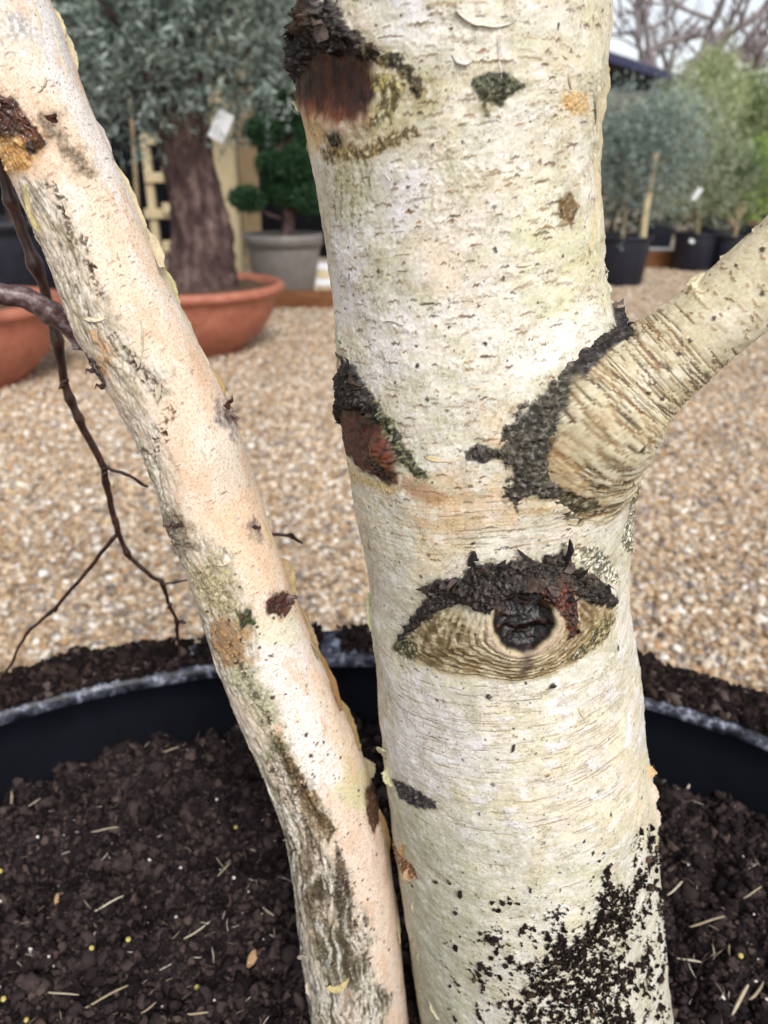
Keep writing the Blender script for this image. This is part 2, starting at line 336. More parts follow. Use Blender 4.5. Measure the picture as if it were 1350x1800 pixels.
tag(mesh('compost_fibres', V, F, m_fib, col=np.concatenate(cols)), 'countless short brown wood fibres mixed in the compost', 'fibres', kind='stuff')
# the pale pieces one can pick out
def soil_at(px, py):
    p = gnd(px, py, SOIL_Z+.01); p[2] = soil_h(p[:1], p[1:2])[0]; return p
straws = [(100, 1748, 62, 5, -.25), (180, 1760, 75, 6, .35), (352, 1632, 58, 4, .75), (390, 1510, 40, 3, -.9), (347, 1775, 26, 6, .1), (197, 1310, 22, 6, .8), (185, 1462, 34, 4, .3), (305, 1350, 22, 5, .4),
          (136, 1430, 24, 6, -1.1), (22, 1415, 36, 7, -1.2), (395, 1542, 26, 5, 1.0), (195, 1620, 40, 5, .5), (470, 1590, 26, 6, -.8), (20, 1380, 34, 6, -.5), (60, 1420, 26, 3, .9), (120, 1340, 60, 3, .25),
          (1300, 1390, 66, 9, -.7), (1205, 1400, 40, 6, 1.0), (1195, 1318, 30, 7, -.8), (1240, 1630, 44, 6, .1), (1215, 1675, 30, 6, -.2), (1300, 1760, 52, 9, .8), (1330, 1750, 36, 7, .7), (1190, 1560, 44, 5, .7), (1255, 1672, 22, 4, 1.3), (1280, 1675, 18, 4, 1.2),
          (1180, 1370, 30, 4, .4), (1320, 1580, 34, 4, .5), (260, 1765, 20, 5, .7), (440, 1640, 24, 4, .9)]
for q, (px, py, L, wd, an) in enumerate(straws):
    p = soil_at(px, py); p[2] += .006; k = np.linalg.norm(p-CAM)/FPX
    V, F = fibre(p*0, L*k*1.15, wd*k*.62, an, rng.uniform(-.10, .10), rng.uniform(-.1, .3), 9)
    c = lin([(186, 172, 146), (164, 148, 122), (206, 194, 170)][q % 3])
    o = mesh('straw', V, F, m_fib, col=np.tile(c, (len(V), 1))); o.location = p
    lb = ('broad pale wood splinter lying on the compost against the pot wall', 'straw', None) if (px, py) == (1300, 1390) else ('pale dry straw sliver on the compost beside the soil-splashed trunk foot', 'straw', 'straw slivers beside the trunk foot') if px > 700 else ('long pale curved straw lying on the compost on the leaning stem\'s side', 'straw', 'long straws on the compost by the leaning stem') if L > 50 else ('short pale straw sliver on the compost on the leaning stem\'s side', 'straw', 'short straw slivers by the leaning stem')
    tag(o, *lb)
leaf = soil_at(104, 1590)
for px, py, nm in ((104, 1590, 'a'), (438, 1645, 'b')):
    p = soil_at(px, py); p[2] += .007; t = np.linspace(-.5, .5, 7); ww = .0055*(1-(2*np.abs(t))**1.7)+.0004
    V = np.concatenate([np.c_[t*.013, s*ww*.6, .004*np.sin(t*4)+abs(s)*.003*np.ones(7)] for s in (-1, 0, 1)]); i = np.arange(6)
    F = np.concatenate([np.stack([q*7+i, q*7+i+1, q*7+8+i, q*7+7+i], -1) for q in (0, 1)])
    o = mesh('dead_leaf', V, F, m_fib, col=np.tile(lin((186, 150, 112)), (len(V), 1))); o.location = p; o.rotation_euler = (rng.uniform(-.3, .3), .5, 2.0 if nm == 'a' else 1.2)
    s = o.modifiers.new('thick', 'SOLIDIFY'); s.thickness = .0005
    tag(o, 'small tan dead leaf lying alone amid the open compost' if nm == 'a' else 'small tan dead leaf on the compost close to the leaning stem', 'leaf')
m_gran = mat_noise('fertiliser_shell', (176, 156, 76), (210, 194, 120), 300, .4, .1)
Vg, Fg = lathe([(.0001, -.0016), (.0010, -.0014), (.0017, -.0006), (.0018, .0002), (.0015, .001), (.0009, .0014), (.0005, .0011), (.0001, .0010)], 12); gm = None
for px, py in ((12, 1775), (46, 1720), (232, 1685), (358, 1798), (3, 1540), (166, 1690), (345, 1728), (45, 1790), (1186, 1416), (413, 1441), (1296, 1702)):
    p = soil_at(px, py); p[2] += .008
    if gm is None: o = mesh('granule', Vg, Fg, m_gran); gm = o.data
    else: o = link(bpy.data.objects.new('granule', gm))
    o.location = p; o.rotation_euler = (rng.uniform(-.6, .6), rng.uniform(-.6, .6), 0); o.scale = (1.1,)*3
    tag(o, 'tiny yellow fertiliser granule on the dark compost', 'granule', 'fertiliser granules on the compost')
n = 260; P = np.stack([rng.uniform(-.45, .45, n), rng.uniform(.27, .68, n)], -1); P = P[np.hypot(*(P-POT).T) < .6]; n = len(P)
size = rng.uniform(.0012, .0032, n)
tag(scatter('perlite', np.c_[P, soil_h(P[:, 0], P[:, 1])+.004], size[:, None]*rng.uniform(.7, 1.3, (n, 3)), rng.random((n, 3))*6, np.tile(lin((226, 222, 214)), (n, 1)), mat_inst('perlite', .7, .3, 300), subdiv=1), 'tiny white perlite specks scattered in the compost', 'perlite', kind='stuff')
# ------------------------------------------------------------------ the birch
UNIT = 1450.                                       # bark coordinates: one unit is 0.69 mm
class Limb:
    """a stem as a fine grid round a curved axis. S: arc length round the bark (mm, + to the side of the lower lip), L: length along it (mm)"""
    def __init__(s, pairs, Y, step=.6, nf=520, nb=44, front=1.72, over=None):
        A = np.array([p[0] for p in pairs], float); B = np.array([p[1] for p in pairs], float); Y = np.asarray(Y, float)
        ra, rb = ray(A[:, 0], A[:, 1]), ray(B[:, 0], B[:, 1]); c = ra+rb; c /= np.linalg.norm(c, axis=1, keepdims=True)
        half = .5*np.arccos(np.clip((ra*rb).sum(1), -1, 1)); dist = Y/c[:, 1]; Cc = CAM+c*dist[:, None]; Rr = dist*np.sin(half)
        if over is not None: Cc, Rr = over(Cc, Rr)
        d = catmull(np.c_[Cc, Rr], 400); ln = np.r_[0, np.cumsum(np.linalg.norm(np.diff(d[:, :3], axis=0), axis=1))]
        n = int(ln[-1]*1000/step); l = np.linspace(0, ln[-1], n); q = np.stack([np.interp(l, ln, d[:, k]) for k in range(4)], -1)
        k = max(3, n//30)//2*2+1; ker = np.hanning(k+2)[1:-1]; ker /= ker.sum()
        q = np.stack([np.convolve(np.pad(q[:, m], k//2, mode='reflect', reflect_type='odd'), ker, 'valid') for m in range(4)], -1)
        s.C, s.R = q[:, :3], q[:, 3]; T = np.gradient(s.C, axis=0); T /= np.linalg.norm(T, axis=1, keepdims=True)
        N = CAM-s.C; N -= (N*T).sum(1, keepdims=True)*T; N /= np.linalg.norm(N, axis=1, keepdims=True); Bv = np.cross(N, T); sg = -1 if Bv[:, 0].mean() < 0 and abs(Bv[:, 0].mean()) > .3 else 1
        s.T, s.N, s.B = T, N, Bv*sg
        th = np.concatenate([np.linspace(-front, front, nf), np.linspace(front, 2*np.pi-front, nb+2)[1:-1]]); s.th = th; s.nf = nf
        s.n, s.m = n, len(th); tw = np.where(th > np.pi, th-2*np.pi, th)
        s.S = (tw[None]*s.R[:, None]*UNIT).astype(np.float32); s.L = np.repeat((l*UNIT).astype(np.float32)[:, None], s.m, 1); s.tw = tw
        s.rad = (np.sin(th)[None, :, None]*s.B[:, None]+np.cos(th)[None, :, None]*s.N[:, None])
        s.P0 = s.C[:, None]+s.R[:, None, None]*s.rad
        s.H = np.zeros((n, s.m), np.float32); s.col = np.ones((n, s.m, 3), np.float32); s.wet = np.zeros((n, s.m), np.float32); s.dark = np.zeros((n, s.m), np.float32)
        ii = np.arange(0, n, 3); jj = np.where(np.abs(tw[:nf]) < 1.5)[0][::3]; P = s.P0[np.ix_(ii, jj)]; x, y = proj(P)
        s._p = (x, y, s.S[np.ix_(ii, jj)], s.L[np.ix_(ii, jj)], ii, jj)
    def at(s, px, py):
        x, y, S, L, _, _ = s._p; k = np.argmin((x-px)**2+(y-py)**2); return float(S.flat[k]), float(L.flat[k])
    def pt(s, px, py):
        x, y, S, L, ii, jj = s._p; k = np.argmin((x-px)**2+(y-py)**2); i, j = np.unravel_index(k, x.shape); return ii[i], jj[j]
    def poly(s, pts): return np.array([s.at(*p) for p in pts])
    def win(s, s0, s1, l0, l1):
        L = s.L[:, 0]; r = np.where((L >= l0) & (L <= l1))[0]
        if not len(r): return None
        R = s.R[r].min()*UNIT; Rm = s.R[r].max()*UNIT; a = min(s0/R, s0/Rm); b = max(s1/R, s1/Rm); t = s.tw[:s.nf]
        c = np.where((t >= a) & (t <= b))[0]
        return None if not len(c) else (slice(r[0], r[-1]+1), slice(c[0], c[-1]+1))
    def sd(s, poly, pad=12):
        w = s.win(poly[:, 0].min()-pad, poly[:, 0].max()+pad, poly[:, 1].min()-pad, poly[:, 1].max()+pad)
        if w is None: return None, None
        x, y = s.S[w], s.L[w]; d = np.full(x.shape, 1e9, np.float32); sg = np.ones(x.shape, np.float32); n = len(poly)
        for i in range(n):
            a, b = poly[i-1], poly[i]; e = b-a; wx, wy = x-a[0], y-a[1]; t = np.clip((wx*e[0]+wy*e[1])/(e@e+1e-9), 0, 1)
            d = np.minimum(d, (wx-e[0]*t)**2+(wy-e[1]*t)**2)
            c1 = y >= a[1]; c2 = y < b[1]; c3 = e[0]*wy > e[1]*wx; f = (c1 & c2 & c3) | (~c1 & ~c2 & ~c3); sg = np.where(f, -sg, sg)
        return w, sg*np.sqrt(d)
    def mask(s, pts, soft=1.2, amp=3., fr=.12, o=4, seed=0, pad=14, an=(1, 1)):
        w, d = s.sd(s.poly(pts), pad)
        if w is None: return None, None
        d = d+amp*fbm(s.S[w]*fr*an[0], s.L[w]*fr*an[1], o, seed, .6)
        return w, 1-ss(-soft, soft, d)
    def paint(s, w, m, c, k=1.):
        m = (m*k)[..., None]; s.col[w] = s.col[w]*(1-m)+lin(c).astype(np.float32)*m
    def build(s, name, mat, parent, local, cap=True):
        P = s.P0+s.rad*(s.H/1350.)[..., None]; s.P = P; V = P.reshape(-1, 3); i = np.arange(s.n-1)[:, None]*s.m; j = np.arange(s.m); k = (j+1) % s.m
        F = [np.stack([i+j, i+k, i+s.m+k, i+s.m+j], -1).reshape(-1, 4)]; col = s.col.reshape(-1, 3); wet = s.wet.ravel()
        e = len(V); V = np.concatenate([V, P[0].mean(0)[None], P[-1].mean(0)[None]]); b = (s.n-1)*s.m
        F.append(np.concatenate([np.stack([k, j, np.full(s.m, e)], -1), np.stack([b+j, b+k, np.full(s.m, e+1)], -1)]))
        wood = lin((196, 160, 112)).astype(np.float32); col = np.concatenate([col, wood[None], wood[None]]); wet = np.r_[wet, 0, 0]
        if np.dot(np.cross(P[1, 0]-P[0, 0], P[0, 1]-P[0, 0]), s.rad[0, 0]) > 0: F = [f[:, ::-1] for f in F]
        return mesh(name, V, F, mat, parent, True, col, {'wet': wet}, local)
def hrow(y, l, r): return ((l, y), (r, y))
trunk = Limb([hrow(-260, 512, 1085), hrow(-160, 516, 1080), hrow(-60, 522, 1075), hrow(0, 526, 1073), hrow(100, 530, 1068), hrow(200, 534, 1056), hrow(300, 555, 1055), hrow(400, 572, 1060), hrow(500, 583, 1064),
              hrow(570, 588, 1075), hrow(640, 594, 1086), hrow(750, 607, 1100), hrow(850, 620, 1108), hrow(900, 630, 1109), hrow(1000, 648, 1108), hrow(1100, 655, 1112), hrow(1200, 663, 1126), hrow(1300, 672, 1136),
              hrow(1400, 685, 1148), hrow(1500, 698, 1156), hrow(1600, 713, 1165), hrow(1700, 728, 1173), hrow(1800, 742, 1183), hrow(1900, 752, 1196), hrow(2000, 758, 1215)],
             [.385]*25, step=.48)
stem = Limb([((-190, -90), (-20, -180)), ((-95, 60), (75, -30)), ((-30, 210), (135, 130)), ((40, 360), (203, 285)), ((90, 470), (250, 395)), ((132, 590), (300, 507)), ((190, 690), (355, 615)), ((250, 800), (418, 745)), ((290, 920), (457, 870)),
             ((330, 1020), (492, 978)), ((380, 1170), (545, 1115)), ((420, 1270), (587, 1215)), ((465, 1370), (637, 1325)), ((500, 1470), (668, 1425)), ((515, 1560), (688, 1530)), ((530, 1680), (704, 1660)), ((548, 1800), (717, 1790)), ((560, 1900), (727, 1895)), ((566, 2000), (735, 1998))],
            np.interp(np.arange(19), [0, 3, 10, 18], [.44, .43, .40, .362]), nf=200, nb=24, step=.56)
branch = Limb([((850, 728), (985, 950)), ((905, 684), (1060, 905)), ((985, 640), (1122, 832)), ((1070, 598), (1170, 748)), ((1140, 556), (1232, 682)), ((1215, 500), (1300, 620)), ((1285, 440), (1365, 565)), ((1345, 385), (1440, 510)), ((1430, 300), (1535, 430)), ((1530, 210), (1630, 330))],
              np.interp(np.arange(10), [0, 1, 2, 9], [.384, .351, .332, .318]), nf=200, nb=24)
CREAM, WHITE, PINK, GREEN, TAN, GREY = (222, 217, 200), (232, 232, 234), (224, 206, 190), (184, 190, 152), (178, 140, 98), (176, 170, 154)
DARK, BROWN, RUST = (30, 25, 24), (84, 52, 38), (150, 88, 50)
def lenticel(W, s0, l0, ln, th, c, h=.35, k=.85, tilt=0.):
    w = W.win(s0-ln*.7, s0+ln*.7, l0-th*3-abs(tilt)*ln, l0+th*3+abs(tilt)*ln)
    if w is None: return
    x = (W.S[w]-s0)/(ln/2); y = (W.L[w]-l0-tilt*(W.S[w]-s0)+.25*th*np.cos(x*2)+.5*th*noise(W.S[w]*.5, W.L[w]*.1, 5))/(th/2)
    e = np.clip(1-x*x, 0, 1)
    m = (1-ss(.55, 1.25, np.abs(y)/(np.sqrt(e)+.05)))*(e > 0)
    W.paint(w, m, c, k); W.H[w] += h*m
def speck(W, s0, l0, r, c=DARK, h=.5, k=.95, seed=0):
    w = W.win(s0-r*3, s0+r*3, l0-r*3, l0+r*3)
    if w is None: return
    x, y = W.S[w]-s0, W.L[w]-l0; a = np.random.default_rng(seed+int(l0*10)); an = a.uniform(0, 3.14); st = a.uniform(.4, 1)
    u = x*math.cos(an)+y*math.sin(an); v = (-x*math.sin(an)+y*math.cos(an))/st; d = np.hypot(u, v)+.45*r*noise(W.S[w]*1.1/max(r, .5), W.L[w]*1.1/max(r, .5), seed % 50)
    m = 1-ss(.7*r, 1.1*r, d); W.paint(w, m, c, k); W.H[w] += h*m
def line(W, pts, wd, c, h=0., k=.9, jag=1., seed=0):
    p = W.poly(pts); wd = wd*1.4; jag = jag*1.4
    for a, b in zip(p[:-1], p[1:]):
        pad = wd*3+jag*2; w = W.win(min(a[0], b[0])-pad, max(a[0], b[0])+pad, min(a[1], b[1])-pad, max(a[1], b[1])+pad)
        if w is None: continue
        x, y = W.S[w], W.L[w]; e = b-a; t = np.clip(((x-a[0])*e[0]+(y-a[1])*e[1])/(e@e+1e-9), 0, 1)
        d = np.hypot(x-a[0]-e[0]*t, y-a[1]-e[1]*t)+jag*fbm(x*.35, y*.35, 2, seed); m = (1-ss(wd*.3, wd*.75, d))*ss(-.35, .3, fbm(x*.16, y*.16, 2, seed+13))
        W.paint(w, m, c, k); W.H[w] += h*m
def rough_zone(W, w, m, amp, fr, seed=0, cs=None, an=(1, 1)):
    """scaly dead bark: plates in two sizes with gaps, torn and uneven"""
    X, Y = W.S[w]*an[0], W.L[w]*an[1]; f = fbm(X*.35, Y*.35, 4, seed+3, .6); big = fbm(X*.07, Y*.07, 3, seed+9)
    R = 0; G = 1
    for k, (q, a_) in enumerate(((.11, .62), (fr*.8, .26))):
        x = X*q+.7*noise(X*q*1.4, Y*q*1.4, seed+1+k); y = Y*q+.7*noise(X*q*1.4+7, Y*q*1.4, seed+2+k)
        d1, d2, r = cells(x, y, seed+k*5); g = ss(0, .5, d2-d1); W.H[w] += m*amp*a_*(g*(.25+.9*r)-.2); R = R+(.5-.1*k)*r; G = G*(.35+.65*ss(0, .22, d2-d1))
    W.H[w] += m*amp*(.42*f+.35*big)
    if cs:
        for lo, hi, c, k in cs: W.paint(w, m*ss(lo, hi, .62*R+.5*f+.25*big+.3), c, k)
        W.paint(w, m*(1-G), tuple(int(v*.8) for v in cs[0][2]), .5)
def flaky(W, amp=.28, seed=0, k=1., w=None):
    """papery layers: patches with torn edges, each a sheet thick"""
    w = w or (slice(None), slice(None)); S, L = W.S[w], W.L[w]
    for i, (fs, fl) in enumerate(((.022, .030), (.05, .085), (.11, .16))):
        q = fbm(S*fs, L*fl, 4, seed+i*7, .55)*3.1+.15*noise(S*.6, L*.6, seed+i); lv = np.floor(q); fr = q-lv; hsh = np.sin(lv*12.9+i*3+seed)*.5+.5
        W.H[w] += (amp*(hsh-.5)*2*ss(0, .05, fr)*ss(1, .95, fr)).astype(np.float32)
        tint = [(WHITE, .30), (CREAM, .35), ((206, 198, 178), .28)][i]
        W.paint(w, (hsh > .6)*k, tint[0], tint[1])
        W.paint(w, (1-ss(.0, .045, fr))*ss(-.1, .25, fbm(S*.06, L*.06, 2, seed+31+i))*k, (150, 132, 104), .6)

# ---- main trunk: bark ground
T = trunk; S, L = T.S, T.L
T.col[:] = lin(CREAM); full = (slice(None), slice(None))
n1 = fbm(S/70, L/70, 3, 1); n2 = fbm(S/22, L/12, 4, 2); n3 = fbm(S/2.6, L/1.5, 3, 3); n4 = fbm(S/5, L/40, 3, 4); n5 = fbm(S/9, L/7, 4, 6)
T.paint(full, ss(-.05, .45, n1), (216, 207, 180), .6); T.paint(full, ss(0, .5, n2), WHITE, .55); T.paint(full, ss(.1, .6, -n1+n2*.4), PINK, .45)
T.paint(full, ss(.15, .6, fbm(S/30, L/45, 4, 8)), GREEN, .42); T.paint(full, ss(.12, .5, n5), (198, 192, 172), .5)
edge = ss(.0, .45, fbm(S/60, L/110, 3, 19)); T.paint(full, edge*ss(-.3, .35, fbm(S/24, L/30, 4, 9)), (176, 174, 150), .6); T.paint(full, edge*ss(.0, .35, fbm(S/5, L/9, 4, 10)), (132, 124, 100), .5)
T.H += 2.2*n1+.5*n2+.10*n3+.16*n4
flaky(T, .2, 3)
yrow = np.interp(L[:, 0], *zip(*sorted((T.at(880, y)[1], y) for y in range(-200, 1950, 25))))[:, None]       # height up the trunk
T.paint(full, ss(.15, .55, n3), (196, 178, 142), .34); T.paint(full, ss(.1, .5, -n3), WHITE, .22)
# broad stains
for pts, c, k, amp in (([(700, -40), (790, -30), (775, 60), (740, 85), (680, 80), (690, 20)], (232, 231, 236), .8, 3), ([(585, 395), (640, 378), (650, 470), (640, 560), (590, 565), (585, 480)], (231, 231, 238), .8, 4),
                       ([(650, 290), (745, 268), (765, 330), (720, 420), (650, 400)], (232, 229, 234), .7, 5), ([(640, 545), (760, 520), (835, 565), (760, 630), (660, 660), (640, 610)], (236, 232, 232), .75, 6),
                       ([(930, 600), (1005, 565), (1015, 625), (930, 668), (880, 668)], (226, 226, 228), .6, 4), ([(960, 560), (1040, 530), (1045, 580), (990, 600)], (224, 224, 220), .5, 4),
                       ([(735, 425), (790, 455), (802, 512), (760, 522)], (234, 208, 190), .6, 5), ([(735, 850), (880, 825), (960, 890), (900, 935), (740, 925)], (216, 178, 130), .55, 9),
                       ([(850, 720), (885, 730), (890, 800), (850, 800)], (222, 188, 140), .6, 6), ([(830, 930), (1000, 935), (1010, 985), (880, 965), (830, 980)], (238, 234, 224), .7, 5), ([(730, 880), (800, 880), (800, 1010), (720, 1000)], (224, 196, 152), .45, 9),
                       ([(910, 380), (1060, 360), (1065, 520), (960, 520), (900, 470)], (206, 206, 158), .5, 14), ([(1010, 0), (1070, 0), (1060, 130), (1010, 130)], (216, 210, 168), .5, 10), ([(590, 270), (660, 290), (660, 400), (600, 400)], (170, 172, 122), .55, 8),
                       ([(680, 1180), (830, 1230), (830, 1380), (690, 1370)], (228, 222, 224), .6, 10), ([(850, 1240), (1100, 1220), (1120, 1420), (860, 1440)], (234, 224, 200), .5, 12),
                       ([(690, 1400), (800, 1440), (860, 1560), (830, 1800), (880, 1900), (740, 1900), (700, 1560)], (176, 176, 146), .62, 9), ([(1085, 1300), (1150, 1330), (1160, 1500), (1120, 1480)], (224, 210, 170), .5, 6),
                       ([(560, 225), (700, 215), (660, 275), (580, 275)], (158, 146, 104), .6, 7), ([(640, 170), (760, 150), (790, 200), (700, 260), (640, 250)], (178, 174, 130), .6, 8), ([(1080, 850), (1115, 850), (1112, 1010), (1075, 1000)], (190, 188, 172), .6, 5)):
    w, m = T.mask(pts, 11, amp*2.6, .035, 5, int(pts[0][0]) % 90, 40)
    if w is not None: m = m*(.45+.55*ss(-.3, .25, fbm(S[w]/14, L[w]/9, 4, 59))); T.paint(w, m, c, k*.9)
# lenticels: short above the fork, long hairlines below the eye
r = np.random.default_rng(21)
for q in range(1150):
    px, py = r.uniform(560, 1100), r.uniform(-40, 1180); s0, l0 = T.at(px, py)
    dens = .95 if py < 800 else .6
    if r.random() > dens*.72: continue
    c = [(138, 106, 78), (112, 86, 66), (160, 128, 96), (92, 74, 62), (150, 132, 106)][r.integers(5)]
    lenticel(T, s0+r.normal(0, 3), l0+r.normal(0, 3), r.choice([3.5, 5, 7, 10, 15], p=[.3, .3, .2, .13, .07])*r.uniform(.8, 1.2), r.uniform(.9, 2.0), c, r.uniform(.0, .28), r.uniform(.5, .95), r.normal(0, .03))
for q in range(330):
    px, py = r.uniform(660, 1150), r.triangular(850, 1290, 1560)
    if 690 < px < 1090 and 970 < py < 1200: continue
    s0, l0 = T.at(px, py); ln = r.uniform(6, 34)
    lenticel(T, s0, l0, ln, r.uniform(.75, 1.0), [(122, 98, 78), (150, 122, 96), (104, 86, 72), (176, 150, 120)][r.integers(4)], r.uniform(-.3, .0), r.uniform(.5, .9), r.normal(-.03, .035))
T.H += (.035*np.sin(L*1.55+2.5*fbm(S/40, L/12, 3, 44))*ss(1160, 1230, yrow)*(1-ss(1420, 1500, yrow))).astype(np.float32)
zone = ss(830, 860, yrow)*(1-ss(960, 1010, yrow)); hl = fbm(S/45, L/1.7, 3, 51)
T.paint(full, zone*ss(.15, .45, hl), (190, 160, 116), .5); T.H += (.15*zone*hl).astype(np.float32)
zone = ss(1190, 1230, yrow)*(1-ss(1430, 1520, yrow)); hl = fbm(S/60, L/1.5, 3, 52)
T.paint(full, zone*ss(.34, .5, hl)*ss(-.1, .3, n1+n2), (186, 160, 128), .45); T.paint(full, zone*ss(.1, .4, n2+.3*n1), (232, 229, 232), .55); T.paint(full, zone*ss(.1, .5, fbm(S/35, L/20, 3, 57)), (214, 206, 200), .4)
# wrinkles that radiate below the upper scar
for a, b in (((745, 235), (835, 335)), ((755, 250), (815, 345)), ((740, 250), (800, 350)), ((770, 240), (850, 330))): line(T, [a, ((a[0]+b[0])/2+8, (a[1]+b[1])/2-6), b], 2.2, (230, 224, 208), .45, .6, .9, int(a[0])); line(T, [(a[0]+7, a[1]+2), ((a[0]+b[0])/2+14, (a[1]+b[1])/2-5), (b[0]+7, b[1]+1)], 1.1, (164, 146, 112), -.25, .5, .9, int(b[0]))
for pts in ([(650, 292), (664, 318), (700, 300), (745, 296)], [(748, 275), (762, 310), (760, 390), (775, 400), (850, 405)], [(765, 30), (762, 62), (815, 70), (862, 78), (915, 45), (905, 10)], [(770, 520), (800, 528), (870, 515), (950, 490), (1060, 515)], [(690, 80), (740, 84)],
            [(775, 55), (760, 65), (800, 72)], [(750, 800), (805, 793), (815, 790)], [(640, 560), (720, 585), (800, 560)], [(880, 480), (950, 505)], [(1055, 190), (1035, 300), (1025, 410)], [(690, 1290), (700, 1360), (720, 1372)], [(800, 640), (870, 660), (920, 668)], [(600, 380), (650, 375)], [(820, 440), (770, 425), (765, 400)]):
    line(T, pts, 1.2, (150, 128, 94), -.35, .7, 1.8, int(pts[0][0])); line(T, [(x+1, y-4) for x, y in pts], 2.6, (236, 232, 222), .3, .5, 1.8, int(pts[0][0]))
# ---- scars
def crust(W, pts, amp, seed, c1=(24, 20, 19), c2=(46, 38, 35), c3=(84, 76, 72), fr=.33, soft=1., namp=4, lift=0., wet=.35, an=(1, 1), op=1., nfr=.16):
    w, d = W.sd(W.poly(pts), 26)
    if w is None: return
    d = d+namp*fbm(W.S[w]*nfr, W.L[w]*nfr, 5, seed, .68); m = (1-ss(-soft, soft, d))*op; mh = 1-ss(-4.5, .8, d)
    W.paint(w, m, c1, .95); W.H[w] += lift*mh; rough_zone(W, w, np.sqrt(m*mh), amp, fr, seed, None, an)
    X, Y = W.S[w]*an[0], W.L[w]*an[1]; f = fbm(X*.3, Y*.3, 5, seed+3, .68); g = fbm(X*.08, Y*.08, 3, seed+5)
    c2 = tuple(min(255, int(v*1.22)) for v in c2); k3 = 1.4 if sum(c3) < 270 else 1.12; g3 = sum(c3)/3; c3 = tuple(min(236, int((v*.6+g3*.4)*k3)) for v in c3); f2 = fbm(X*.75, Y*.75, 3, seed+8, .6)
    W.paint(w, m*ss(-.1, .3, f+.5*g), c2, .85); W.paint(w, m*ss(.16, .42, f-.3*g), c3, .75); W.paint(w, m*ss(.28, .42, f2)*ss(-.2, .3, g+f), c3, .7); W.paint(w, m*ss(.18, .45, -f), tuple(int(v*.75) for v in c1), .6)
    halo = (1-ss(0, 7, d))*(1-m)*ss(-.3, .4, fbm(X*.2, Y*.2, 4, seed+6)); W.paint(w, halo, tuple(int(.5*v+.5*u) for v, u in zip(c2, (196, 176, 130))), .5)
    W.wet[w] = W.wet[w]*(1-m)+m*wet; W.dark[w] = np.maximum(W.dark[w], m)
# upper scar: a smooth brown torn face under a black crust
w, m = T.mask([(528, 60), (560, 40), (620, 60), (650, 105), (662, 165), (648, 208), (600, 222), (556, 212), (526, 170), (518, 110)], 4, 4, .08, 3, 61)
x, y = S[w], L[w]; fib = fbm(x/2.2, y/24, 4, 62); c0 = T.at(595, 150)
fb2 = fbm(x/10, y/14, 4, 60); T.paint(w, m, (74, 45, 33)); T.paint(w, m*ss(-.1, .4, fb2), (40, 26, 22), .85); T.paint(w, m*ss(.1, .5, -fb2), (104, 68, 47), .7); T.paint(w, m*ss(.1, .45, fib), (54, 34, 27), .5); T.H[w] += m*(3.0+.7*fib+1.8*fb2-7*np.exp(-((x-c0[0])**2+(y-c0[1])**2)/24**2)); T.wet[w] = np.maximum(T.wet[w], .15*m); T.dark[w] = np.maximum(T.dark[w], m)
w, m = T.mask([(530, 165), (560, 195), (610, 205), (650, 190), (668, 200), (640, 232), (590, 240), (540, 225), (524, 190)], 5, 5, .1, 3, 63); T.paint(w, m, (150, 96, 56), .5); T.H[w] += 2.*m
w, m = T.mask([(530, 195), (580, 225), (560, 270), (540, 250)], 4, 4, .1, 3, 64); T.paint(w, m, (214, 186, 136), .7)
crust(T, [(526, 20), (545, -10), (590, 0), (610, 40), (650, 75), (668, 112), (640, 108), (610, 82), (600, 100), (560, 90), (545, 130), (520, 140), (520, 70)], 5.5, 65, lift=4, namp=5, wet=.2)
crust(T, [(640, 70), (668, 92), (690, 85), (720, 115), (748, 160), (738, 172), (705, 140), (680, 120), (655, 112)], 2.6, 66, (44, 40, 32), (86, 78, 54), (140, 132, 100), namp=4, wet=0)
crust(T, [(655, 120), (690, 130), (715, 150), (690, 210), (650, 235), (668, 180)], 2.2, 67, (110, 100, 66), (150, 142, 96), (190, 182, 150), namp=6, wet=0)
crust(T, [(580, 240), (600, 235), (602, 256), (584, 258)], 2.5, 68, namp=1.5)
crust(T, [(560, 262), (640, 250), (720, 222), (735, 236), (660, 272), (570, 282)], 1.6, 69, (112, 98, 68), (150, 136, 96), (190, 180, 150), namp=5, wet=0)
w = T.win(*(lambda a: (a[0]-16, a[0]+16, a[1]-18, a[1]+18))(T.at(557, 38))); c0 = T.at(557, 38); d = np.hypot(S[w]-c0[0], (L[w]-c0[1]))
T.H[w] += 8*np.exp(-(d/9)**4)-4.5*np.exp(-(d/4.5)**2); T.paint(w, (1-ss(4, 11, d)), (92, 72, 50), .75); T.paint(w, np.exp(-(d/4)**2), (50, 36, 26), .9)
for px in (585, 602, 614, 628, 640, 592): line(T, [(px, 280), (px+5, 320), (px+4, 350+(px*7) % 50)], 1.5, (122, 114, 76), -.3, .6, 1.6, px)
